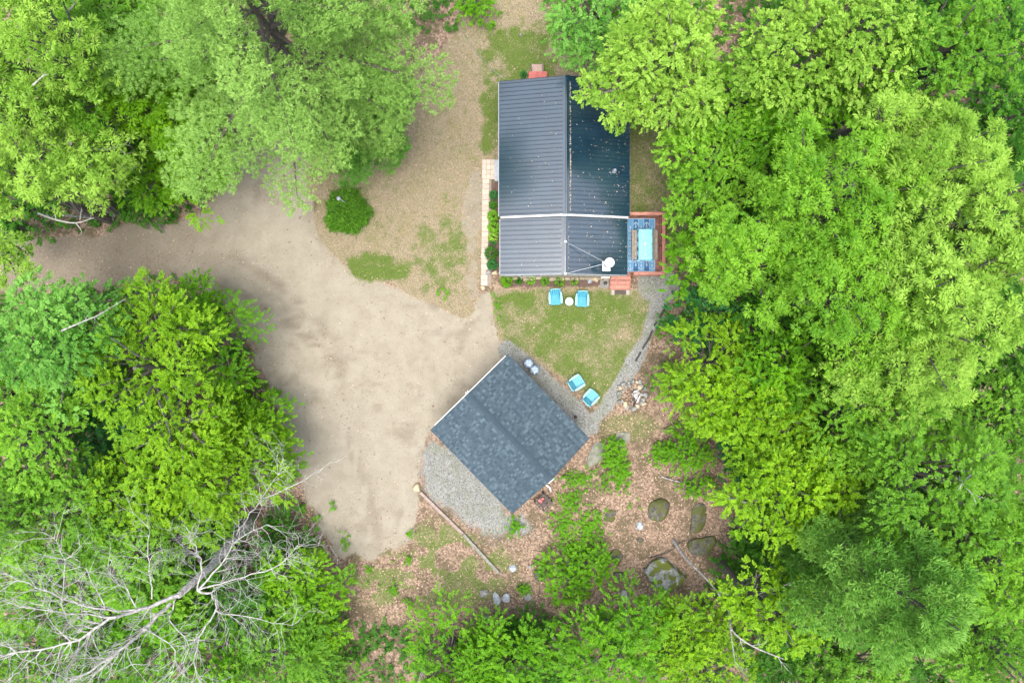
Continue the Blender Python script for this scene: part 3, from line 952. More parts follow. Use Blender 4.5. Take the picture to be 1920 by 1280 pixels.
# two lidded cans
def trash_can():
    r = tag(empty('trash_can'), 'galvanised can with round ribbed lid by garage, nearer the north corner', 'trash can', 'lidded cans beside the garage')
    m = MB(); m.lathe([(.20, 0), (.235, .72), (.25, .74), (.25, .76)], 20); m.build('body', METAL, r, smooth=True)
    lid = MB(); lid.lathe([(.265, .74), (.27, .78), (.22, .83), (.12, .855), (.001, .86)], 22); lo = lid.build('lid', mat_solid('blue grey lid', (.27, .36, .46), .45, .2, 12, metal=.3), r, smooth=True)
    m = MB()
    for k in range(6):
        a_ = k * pi / 3
        m.bar((.05 * cos(a_), .05 * sin(a_), .868), (.22 * cos(a_), .22 * sin(a_), .842), .018, .012)
    m.build('lid_ribs', METAL, lo)
    m = MB(); m.tube([(-.07, 0, .855), (-.05, 0, .90), (.05, 0, .90), (.07, 0, .855)], [.012] * 4, 6); m.build('lid_handle', DARKM, lo)
    return r
c1 = trash_can(); c1.location = P(991, 681, .8) * 1; c1.location.z = 0
c2 = copy_tree(c1); c2.location = P(1002.5, 693.5, .8); c2.location.z = 0; c2.rotation_euler.z = .5
c2['label'] = 'galvanised can with round ribbed lid by garage, touching the first can on its southeast'
o = MB(); o.box(-.07, .07, -.06, .06, 0, .3); o.tube([(0, 0, .3), (0, 0, .42)], [.05, .03], 8)
o = o.build('ground_tap', DARKM, bevel=.01); o.location = P(1079, 781); tag(o, 'small dark upright fitting in the gravel by the northeast side of the garage', 'fitting')

q = [P(862, 52, 6.5).lerp(P(946, 148, 2.7), t) - Vector((0, 0, .8 * math.sin(t * pi))) for t in [i / 14 for i in range(15)]]
m = MB(); m.tube(q, [.011] * 15, 5); o = m.build('utility_cable', METAL); tag(o, 'thin pale cable running from the big pine to the northwest corner of the cabin', 'cable')
# dark frame rack with a red thing
fr = tag(empty('metal_rack', P(1018, 936), RAD(-45)), 'dark iron frame rack standing against the southeast side of the garage', 'rack')
for x0, y0, x1, y1 in ((-.33, -.33, .33, -.33), (-.33, .33, .33, .33), (-.33, -.33, -.33, .33), (.33, -.33, .33, .33), (0, -.33, 0, .33), (0, 0, .33, 0)):
    m = MB(); m.bar((x0, y0, .78), (x1, y1, .78), .05, .05); m.build('top_bar', DARKM, fr)
for sx in (-.33, .33):
    for sy in (-.33, .33):
        m = MB(); m.box(sx - .025, sx + .025, sy - .025, sy + .025, 0, .76); m.build('leg', DARKM, fr)
for k in range(4):
    m = MB(); m.box(-.3, .3, -.3 + k * .155, -.17 + k * .155, .36, .385, c=random.random()); m.build('shelf_slat', mat_solid('brown rack slat', (.13, .09, .075), .85, .3, 8, tone=.3) if k == 0 else bpy.data.materials['brown rack slat'], fr)
m = MB(); m.box(-.26, -.04, -.16, .0, .386, .60); m.tube([(-.2, -.02, .6), (-.18, 0, .68), (-.1, -.1, .68), (-.08, -.12, .6)], [.025] * 4, 6); m.box(-.2, -.06, .0, .14, .386, .5)
rj = m.build('plastic_container', mat_solid('faded red plastic', (.62, .13, .12), .5, .1, 8), bevel=.02)
rj.location = fr.location; rj.rotation_euler = fr.rotation_euler; tag(rj, 'small red plastic container sitting in the dark iron rack', 'container')
m = MB(); m.tube([P(1024, 908, .25), P(1031, 914, .12), P(1033, 921, .04)], [.06, .055, .045], 8); m.tube([P(1028, 906, .35), P(1040, 896, .3)], [.04, .04], 8)
o = m.build('downspout', WHITE); tag(o, 'white downspout end at the southeast eave of the garage', 'downspout')

# ------------------------------------------------------------------ adirondack chairs
TURQ = mat_solid('turquoise chair paint', (.10, .46, .63), .5, .08, 6, tone=.06, bump=.05)
TURQL = mat_solid('light turquoise chair arms', (.24, .60, .66), .5, .08, 6, bump=.05)
def adirondack():
    r = tag(empty('adirondack_chair'), 'turquoise adirondack chair west of the round white table', 'chair', 'turquoise chairs on the lawn')
    for k in range(5):        # seat slats
        t = k / 4
        y = -.40 + t * .46; z = .38 - t * .12
        m = MB(); M = Matrix.Translation((0, y, z)) @ Matrix.Rotation(-.25, 4, 'X'); m.box(-.26, .26, -.05, .05, -.01, .01, M, .5); m.build('seat_slat', TURQ, r)
    for k in range(5):        # fanned back
        u = (k - 2) / 2
        top = .62 - .05 * u * u
        b0 = Vector((u * .19, .08, .24)); t0 = Vector((u * .245, .08 + top * .55, .24 + top * 1.08))
        m = MB(); m.bar(b0, t0, .098, .018, random.random(), up=(0, -.9, .45)); m.build('back_slat', TURQ, r, .006)
    m = MB()
    pts = [(u / 4 * .29, .08 + (.62 - .05 * (u / 4) ** 2) * .55 + .012, .24 + (.62 - .05 * (u / 4) ** 2) * 1.08) for u in range(-4, 5)]
    for p0, p1 in zip(pts[:-1], pts[1:]): m.bar(p0, p1, .035, .03)
    m.build('back_rim', TURQL, r)
    for s in (-1, 1):
        m = MB()
        out = [(-.40, .29, .37), (-.36, .28, .40), (-.1, .28, .41), (.15, .29, .39), (.30, .30, .35)]
        V = []
        for z in (.545, .57):
            V += [(s * a, y, z) for y, a, b in out] + [(s * b, y, z) for y, a, b in reversed(out)]
        n = 10
        top = tuple(range(n, 2 * n)); bot = tuple(range(n - 1, -1, -1))
        F = [top if s < 0 else top[::-1], bot if s < 0 else bot[::-1]] + [((i, (i + 1) % n, (i + 1) % n + n, i + n)[::(1 if s > 0 else -1)]) for i in range(n)]
        m.add(V, F); m.build('armrest', TURQL, r)
        m = MB(); m.bar((s * .31, -.38, 0), (s * .31, -.36, .54), .03, .10, up=(0, 1, 0)); m.build('front_leg', TURQ, r)
        m = MB(); m.bar((s * .275, -.44, .36), (s * .275, .50, .03), .025, .11); m.build('side_rail', TURQ, r)
        m = MB(); m.bar((s * .31, .27, .1), (s * .31, .27, .54), .03, .06, up=(0, 1, 0)); m.build('rear_support', TURQ, r)
    return r
ch = adirondack()
spots = [((1041, 557), 3, None), ((1091, 560.5), -2, 'turquoise adirondack chair east of the round white table'),
         ((1079.5, 717.5), 123, 'turquoise adirondack chair at the gravel edge by the garage, nearer the trash cans'),
         ((1106.5, 745), 138, 'turquoise adirondack chair at the lawn tip, nearest the stone fire pit')]
for i, ((px, py), a, lab) in enumerate(spots):
    o = ch if i == 0 else copy_tree(ch)
    o.location = P(px, py, .3); o.location.z = .0; o.rotation_euler.z = RAD(a); o.scale = (.95, .95, .95)
    if lab: o['label'] = lab
rt = tag(empty('side_table', P(1066, 566)), 'small round white table between two turquoise chairs', 'table')
m = MB(); m.lathe([(.215, .45), (.225, .46), (.225, .475), (.215, .48), (.001, .48)], 28); m.build('table_top', mat_solid('pale aqua table', (.62, .76, .72), .45, .04, 6), rt)
for k in range(3):
    a_ = k * 2 * pi / 3 + .4
    m = MB(); m.tube([(.06 * cos(a_), .06 * sin(a_), .45), (.19 * cos(a_), .19 * sin(a_), 0)], [.016, .014], 8); m.build('leg', WHITE, rt)

# ------------------------------------------------------------------ stones
def stone_mat(name, a, b, moss=None):
    m = NT(name); m.set(.9, 0, .25)
    n1, n2 = m.noise(3.5, 5, .65), m.noise(18, 4, .7)
    c = m.mix(m.rng(n1, .35, .65), a, b)
    c = m.mix(m.rng(n2, .55, .7, 0, .5), c, tuple(min(1, x * 1.7) for x in b))
    if moss:
        n3 = m.noise(2.2, 4, .6)
        c = m.mix(m.rng(n3, .46, .54), c, moss)
    m.base(c); m.bump(n2, .6, .03)
    return m.m
STG = stone_mat('grey stone', (.12, .12, .115), (.25, .245, .23))
STD = stone_mat('dark mossy stone', (.04, .038, .03), (.10, .097, .078), (.055, .06, .016))
STM = stone_mat('grey stone with moss', (.10, .105, .10), (.24, .24, .23), (.075, .09, .014))
STT = stone_mat('tan stone', (.27, .21, .13), (.38, .31, .21))
STB = stone_mat('bluish grey stone', (.17, .19, .21), (.29, .31, .33))
SLAB = stone_mat('greenish grey slab', (.095, .098, .075), (.15, .15, .118))
_seed = [20]
def stone(name, px, py, rx, ry, h, mat, rot=0.0, sub=3, flat=0.0, rough=.22):
    """rx, ry in photo pixels, h in metres above the ground"""
    _seed[0] += 1
    bm = bmesh.new()
    bmesh.ops.create_icosphere(bm, subdivisions=sub, radius=1)
    rs = np.random.RandomState(_seed[0])
    dirs = rs.randn(9, 3); dirs /= np.linalg.norm(dirs, axis=1, keepdims=True)
    lev = .55 + .38 * rs.rand(9)
    off = rs.rand(3) * 50
    for v in bm.verts:
        p = np.array(v.co)
        for dd, l in zip(dirs, lev):       # chop with planes for facets
            t = p @ dd
            if t > l: p = p - dd * (t - l) * .92
        n = fbm(np.array([p[0] * 1.3 + off[0]]), np.array([p[1] * 1.3 + p[2] + off[1]]), 3)[0] - .5
        n2_ = fbm(np.array([p[0] * 4 + off[1]]), np.array([p[1] * 4 + p[2] * 3 + off[2]]), 3)[0] - .5
        p = p * (1 + n * rough * 1.6 + n2_ * rough * .6)
        if flat and p[2] > flat: p[2] = flat + (p[2] - flat) * .15
        v.co = p
    me = bpy.data.meshes.new(name); bm.to_mesh(me); bm.free()
    top = max(v.co.z for v in me.vertices)
    hz = h / (top * .85 + .15)
    hz *= .65 if rx > 12 else 1
    for v in me.vertices:
        v.co = (v.co.x * rx * G, v.co.y * ry * G, (v.co.z + .15) * hz)
    me.polygons.foreach_set('use_smooth', [True] * len(me.polygons))
    me.materials.append(mat)
    o = bpy.data.objects.new(name, me); COL.objects.link(o)
    o.location = P(px, py, 0); o.rotation_euler.z = RAD(rot)
    return o
for (px, py, rx, ry, h, mat, rot, lab) in (
    (1235, 955, 24, 22, .55, STD, 10, 'dark rounded mossy boulder in the middle of the leaf litter'),
    (1247, 1078, 46, 34, .7, STM, 12, 'largest boulder, pale grey with green moss on its west end'),
    (1308, 972, 17, 30, .3, STD, -20, 'dark long rock east of the rounded mossy boulder'),
    (1316, 1020, 28, 20, .4, STD, 25, 'dark flat rock beside the leaning dead stem'),
    (1154, 1045, 14, 16, .25, STD, 0, 'brown mossy low rock north of the small dark stone'),
    (1160, 1077, 11, 8, .2, STD, 5, 'small dark oval stone west of the largest boulder'),
    (1172, 1117, 10, 12, .2, STG, 20, 'small grey stone below the small dark oval stone'),
    (1012, 1078, 13, 13, .3, STD, 0, 'dark round rock at the west edge of the bright green shrub'),
    (1199, 985, 8, 8, .15, STB, 0, 'small bluish stone below the dark rounded boulder'),
    (1143, 966, 13, 12, .15, STD, 0, 'low brown mossy rock west of the dark rounded boulder'),
    (1199, 1012, 7, 6, .12, STD, 0, 'tiny dark triangular stone above the largest boulder'),
    (961, 1063, 8, 8, .15, STB, 0, 'pale round stone near the end of the timber border'),
    (993, 1062, 6, 4, .1, STG, 0, 'tiny pale stone east of the timber border end'),
    (908, 1111, 9, 8, .18, STG, 0, 'pale rounded stone at the edge of the dry grass'),
    (931, 1122, 8, 14, .15, STB, 10, 'long bluish stone south of the timber border end'),
    (949, 1120, 8, 9, .18, STB, 0, 'round bluish stone beside the long bluish one'),
    (990, 1117, 8, 8, .15, STG, 0, 'grey stone by the small green tuft'),
    (915, 1156, 7, 4, .12, STG, 0, 'small grey stone at the edge of the southern bushes'),
    (1412, 905, 10, 10, .2, STD, 0, 'dark stone under the eastern saplings'),
    (783, 914, 9, 10, .3, STT, 0, 'pale tan stone at the driveway end of the timber border'),
    (1105.5, 526.5, 5, 5, .14, STB, 0, 'bluish grey stone in the mulch bed south of the cabin'),
    (1116, 524, 6, 5, .16, STT, -15, 'golden tan stone in the mulch bed south of the cabin'),
    (905, 539, 5, 5, .12, STT, 0, 'pale yellow stone at the south end of the paver walkway'),
    (916, 511, 5, 6, .2, STG, 0, 'whitish block at the south end of the west flower bed'),
    (928, 512, 8, 5, .15, STT, 10, 'pinkish tan stone at the southwest corner of the cabin'),
    (973, 517.5, 6, 4, .13, STT, 0, 'small tan stone in the western part of the south flower bed'),
    (985, 521, 8, 4, .1, STT, -20, 'flat tan stone between plants of the south flower bed'),
    (976, 67, 3, 4, .15, STG, 0, 'small white stone under the tree north of the cabin'),
    (1116, 852, 15, 25, .10, SLAB, -30, 'greenish grey flat slab at the east corner of the garage'),
    (1166, 819, 15, 13, .10, SLAB, 20, 'greenish grey flat slab northeast of the small shrub'),
):
    o = stone('stone' if rx < 14 else ('stone_slab' if mat == SLAB else 'boulder'), px, py, rx, ry, h, mat, rot, 4 if rx > 12 else 3, .25 if mat in (SLAB, STM) else 0)
    tag(o, lab, 'stone' if rx < 14 else ('slab' if mat == SLAB else 'boulder'))

# fire pit: a ring of stones round ash and leaves
pit = tag(empty('fire_pit', P(1185, 740)), 'ring of rough stones with white ash inside, at the end of the gravel path', 'fire pit')
random.seed(5)
pc = P(1185, 740)
for k in range(34):
    a_ = k / 17 * 2 * pi + random.uniform(-.08, .08)
    r = random.uniform(23, 26) if k < 17 else random.uniform(16, 30)
    o = stone('ring_stone', 1185 + r * cos(a_), 740 + r * sin(a_), random.uniform(4.2, 7), random.uniform(3.5, 5.4), random.uniform(.12, .22), random.choice([STG, STG, STT, STM]), random.uniform(0, 180), 2)
    o.parent = pit; o.location = Vector(o.location) - pc
ASH = stone_mat('white ash', (.26, .26, .255), (.44, .44, .43))
for (dx, dy, rx, ry, mt) in ((8, 0, 10, 16, ASH), (2, 8, 5, 9, stone_mat('charcoal', (.02, .02, .02), (.05, .05, .05)))):
    o = stone('ash_heap' if mt == ASH else 'charcoal', 1185 + dx, 740 + dy, rx, ry, .09, mt, 0, 3, 0, .5); o.parent = pit; o.location = Vector(o.location) - pc
for k in range(4):
    a_ = random.uniform(0, pi)
    m = MB(); q = Vector((random.uniform(-.3, .3), random.uniform(-.3, .3), .08)); dd = Vector((cos(a_), sin(a_), .05)) * .35
    m.tube([q - dd, q + dd], [.035, .03], 7); m.build('charred_log', DARKM if k % 2 else GREYW, pit)
pos = np.stack([pc.x - .22 + rng.randn(170) * .28, pc.y + rng.randn(170) * .33, .05 + rng.rand(170) * .09], 1)
DRYL = mat_leaf('dry oak leaves', (.10, .06, .04), (.38, .275, .20), trans=.1)
o = quick_mesh('leaves', flat_quads(rng, pos, .06 + .06 * rng.rand(170), tilt=.7, ratio=.6), 4, rng.rand(170), DRYL, pit); o.location = -pc; tag(o, kind='stuff')

# drain pipe lying in the gravel
PIPE = mat_solid('black pipe', (.02, .022, .026), .5, .2, 8)
dp = tag(empty('drain_pipe', P(1218, 628)), 'black corrugated drain pipe half buried in the gravel path', 'pipe')
d0 = P(1218, 628)
for pts, r in (([(1251, 570), (1243, 584), (1236, 596)], .07), ([(1231, 603), (1226, 611)], .045), ([(1223, 620), (1217, 634), (1208, 648), (1205, 654)], .06), ([(1201, 659), (1197, 668), (1191, 677)], .055)):
    q = [P(x, y, 0) - d0 + Vector((0, 0, .02)) for x, y in pts]
    m = MB()
    path = []
    for p0, p1 in zip(q[:-1], q[1:]):
        n = max(2, int((p1 - p0).length / .03))
        path += [p0.lerp(p1, i / n) for i in range(n)]
    path.append(q[-1])
    m.tube(path, [r * (1 if i % 2 else .86) for i in range(len(path))], 8); m.build('pipe_segment', PIPE, dp)

# timber border
TIMB = mat_solid('pinkish grey timber', (.34, .26, .22), .85, .25, 6, bump=.4)
TIMG = mat_solid('greenish grey timber', (.25, .25, .20), .9, .25, 6, bump=.4)
for a, b, mt, lab in (((788, 922), (868, 1000), TIMB, 'pinkish brown timber beam edging the gravel by the driveway'), ((869, 1001), (936, 1074), TIMG, 'greenish grey weathered timber beam ending in the leaf litter')):
    m = MB(); m.bar(P(*a, .08), P(*b, .08), .17, .17); o = m.build('timber_beam', mt, bevel=.015); tag(o, lab, 'timber', 'timber beams of the gravel border')

# ------------------------------------------------------------------ foliage
UP = np.array([0, 0, 1.0])
def norm(a): return a / (np.linalg.norm(a, axis=-1, keepdims=True) + 1e-9)

def leaf_quads(p, d_, n, L, w, fold=0.25):
    d_ = norm(d_)
    s = norm(np.cross(n, d_))
    n2 = np.cross(d_, s)
    L = L[:, None]; w = w[:, None]
    mid = p + d_ * L * .5 + n2 * w * fold
    return np.stack([p, mid + s * w * .5, p + d_ * L, mid - s * w * .5], 1).reshape(-1, 3)

SPEC = {   # sprays per m2 of pad, leaves per spray, leaf length, width, twig length, style
    'broad': dict(S=23, L=9, len=.118, wid=.080, tw=.30, style='twig'),
    'fine':  dict(S=21, L=10, len=.100, wid=.062, tw=.30, style='twig'),
    'star':  dict(S=17, L=10, len=.21, wid=.053, tw=.06, style='star'),
    'tuft':  dict(S=20, L=13, len=.17, wid=.026, tw=.03, style='tuft'),
    'shrub': dict(S=34, L=10, len=.075, wid=.045, tw=.16, style='twig'),
}

def sprays_to_leaves(rng, p, ax, sp, sc=1.0, base_tone=None):
    """p (N,3) spray points, ax (N,3) outward axes -> leaf quads and tones"""
    N = len(p); L = sp['L']
    ax = norm(ax)
    if base_tone is None: base_tone = rng.rand(N)
    t = np.tile((np.arange(L) + .5) / L, (N, 1)) + (rng.rand(N, L) - .5) * .1
    side = np.where(np.arange(L) % 2 == 0, 1, -1)[None, :] * np.ones((N, 1))
    rt = norm(np.cross(ax, np.broadcast_to(UP, ax.shape)) + 1e-4)
    if sp['style'] == 'twig':
        ang = (0.95 - .55 * t) * side + (rng.rand(N, L) - .5) * .7
        dirs = ax[:, None] * np.cos(ang)[..., None] + rt[:, None] * np.sin(ang)[..., None]
        dirs[..., 2] += (rng.rand(N, L) - .55) * .55
        pos = p[:, None] + ax[:, None] * (t * sp['tw'] * sc)[..., None]
        nn = np.stack([(rng.rand(N, L) - .5) * 1.0, (rng.rand(N, L) - .5) * 1.0, np.ones((N, L))], -1)
    elif sp['style'] == 'star':
        az = rng.rand(N, 1) * 2 * pi + np.arange(L)[None, :] * 2.4 + (rng.rand(N, L) - .5) * .5
        el = -.35 + rng.rand(N, L) * .75
        dirs = np.stack([np.cos(az) * np.cos(el), np.sin(az) * np.cos(el), np.sin(el)], -1) + ax[:, None] * .55
        pos = p[:, None] + dirs * .03
        nn = np.stack([(rng.rand(N, L) - .5) * .9, (rng.rand(N, L) - .5) * .9, np.ones((N, L))], -1)
    else:
        az = rng.rand(N, L) * 2 * pi
        el = rng.rand(N, L) * 1.1 - .15
        dirs = np.stack([np.cos(az) * np.cos(el), np.sin(az) * np.cos(el), np.sin(el)], -1) + ax[:, None] * .8
        pos = p[:, None] + dirs * .01
        nn = rng.randn(N, L, 3) * .5 + UP
    ll = sp['len'] * sc * (.75 + .5 * rng.rand(N, L))
    ww = sp['wid'] * sc * (.8 + .4 * rng.rand(N, L))
    tone = np.clip(.62 * base_tone[:, None] + .38 * rng.rand(N, L), 0, 1)
    q = leaf_quads(pos.reshape(-1, 3), dirs.reshape(-1, 3), nn.reshape(-1, 3), ll.ravel(), ww.ravel())
    return q, tone.ravel()

def broadleaf(name, lobes, sp, leafmat, seed, base=None, trunk_r=None, bark=None, sc=1.0, dens=1.0, parent_label=None, stems=1, hole=.0, dead=0):
    """lobes: [(px, py, z, Rpix, rz factor)]; the first lobe carries the trunk"""
    rng = np.random.RandomState(seed)
    s = SPEC[sp]
    c0 = P(*lobes[0][:3])
    bs = P(*base) if base else Vector((c0.x, c0.y, 0))
    root = empty(name, (bs.x, bs.y, 0))
    allq, allt, tips = [], [], []
    for lb_ in lobes:
        px, py, z, Rp = lb_[:4]
        rzf = lb_[4] if len(lb_) > 4 else .72
        c = np.array(P(px, py, z)); R = PR(Rp, z)
        rz = min(R * rzf, z * .8)
        pr0 = float(np.clip(R * .30, .22, .85))
        n = int(2.3 * (R / pr0) ** 2) + 4
        k = np.arange(n) + rng.rand(n) * .6
        ct = 1 - (k + .3) / n * 1.12                      # from the top down a little below the equator
        az = k * 2.39996 + rng.rand(n) * .5 + seed
        st = np.sqrt(np.clip(1 - ct * ct, 0, 1))
        ph = rng.rand(4) * 2 * pi
        lob = 1 + .13 * np.cos(3 * az + ph[0]) + .11 * np.cos(5 * az + ph[1]) + .08 * np.cos(8 * az + ph[2])
        sh = np.where(rng.rand(n) < .3, .35 + .45 * rng.rand(n), .80 + .24 * rng.rand(n))
        dirv = np.stack([st * np.cos(az), st * np.sin(az), ct], 1)
        pc_ = c - np.array([0, 0, rz * .15]) + dirv * np.stack([R * lob * sh, R * lob * sh, rz * sh], 1)
        pc_[:, 2] += rng.randn(n) * .20 * rz
        pc_[:, 2] = np.maximum(pc_[:, 2], .15)
        keep = rng.rand(n) > hole
        pc_, dirv, pr = pc_[keep], dirv[keep], pr0 * (.65 + .7 * rng.rand(keep.sum()))
        pn = norm(dirv * np.array([.55, .55, .3]) + UP * .8 + rng.randn(len(pc_), 3) * .12)
        ptone = np.clip(.5 + .27 * rng.randn(len(pc_)), 0, 1)
        cnt = np.maximum(3, (s['S'] * dens / (sc * sc) * pi * pr * pr).astype(int))
        ii = np.repeat(np.arange(len(pc_)), cnt)
        m_ = len(ii)
        r = np.sqrt(rng.rand(m_)); a = rng.rand(m_) * 2 * pi
        # frames
        t1 = norm(np.cross(pn, np.array([.3, .9, .1]))); t2 = np.cross(pn, t1)
        wob = 1 + .22 * np.cos(3 * a + ii * 1.7) + .15 * np.cos(5 * a + ii)
        rad = (t1[ii] * np.cos(a)[:, None] + t2[ii] * np.sin(a)[:, None])
        pp = pc_[ii] + rad * (r * wob * pr[ii])[:, None] - UP * (1.1 * r * r * pr[ii])[:, None] + rng.randn(m_, 3) * np.array([.03, .03, .07])
        ax = rad * (.35 + r)[:, None] + dirv[ii] * .35 + np.stack([rng.randn(m_) * .3, rng.randn(m_) * .3, rng.randn(m_) * .25 - .05], 1)
        bt = np.clip(ptone[ii] + .22 * rng.randn(m_), 0, 1)
        q, tn = sprays_to_leaves(rng, pp, ax, s, sc, bt)
        allq.append(q); allt.append(tn); tips.append((c, R, rz, pc_, pr))
    q = np.vstack(allq) - np.array([bs.x, bs.y, 0])
    cr = quick_mesh('crown', q, 4, np.concatenate(allt), leafmat, root)
    # trunk and limbs
    m = MB()
    B = Vector((0, 0, -.1))
    bark = bark or BARK
    for st_ in range(stems):
        c, R, rz, pc_, pr = tips[0]
        top = Vector(c) - Vector((bs.x, bs.y, 0)) + Vector((0, 0, rz * .25))
        tr = trunk_r or float(np.clip(.035 * top.z, .03, .30))
        off = Vector((0, 0, 0)) if stems == 1 else Vector((cos(st_ * 2.1) * .45, sin(st_ * 2.1) * .45, 0))
        top2 = top + off * 3
        tp = [B + off, B + off + Vector((top2.x * .12, top2.y * .12, top2.z * .3)), B.lerp(top2, .65) + Vector((rng.randn() * .15, rng.randn() * .15, 0)), top2]
        tr_ = [tr * 1.25, tr, tr * .75, tr * .3]
        m.tube(tp, tr_, 8)
    for li, (c, R, rz, pc_, pr) in enumerate(tips):
        cc = Vector(c) - Vector((bs.x, bs.y, 0))
        if li:
            m.tube([tp[1], tp[1].lerp(cc, .55) + Vector((0, 0, .3)), cc - Vector((0, 0, .1 * rz))], [tr * .6, tr * .4, tr * .25], 6)
        sel = rng.permutation(len(pc_))[:26]
        for i in sel:
            e = Vector(pc_[i]) - Vector((bs.x, bs.y, .35 * float(pr[i])))
            e.z = max(e.z, .05)
            f = .25 + .45 * rng.rand()
            s0 = (tp[1].lerp(tp[3], f) if li == 0 else cc.lerp(tp[1], .2 * rng.rand()))
            mid = s0.lerp(e, .5) + Vector((rng.randn() * .1, rng.randn() * .1, .12 * R * rng.rand()))
            rr = tr * .22 + .008
            m.tube([s0, mid, e], [rr, rr * .7, rr * .3], 4, cap=False)
    m.build('trunk', bark, root)
    return root

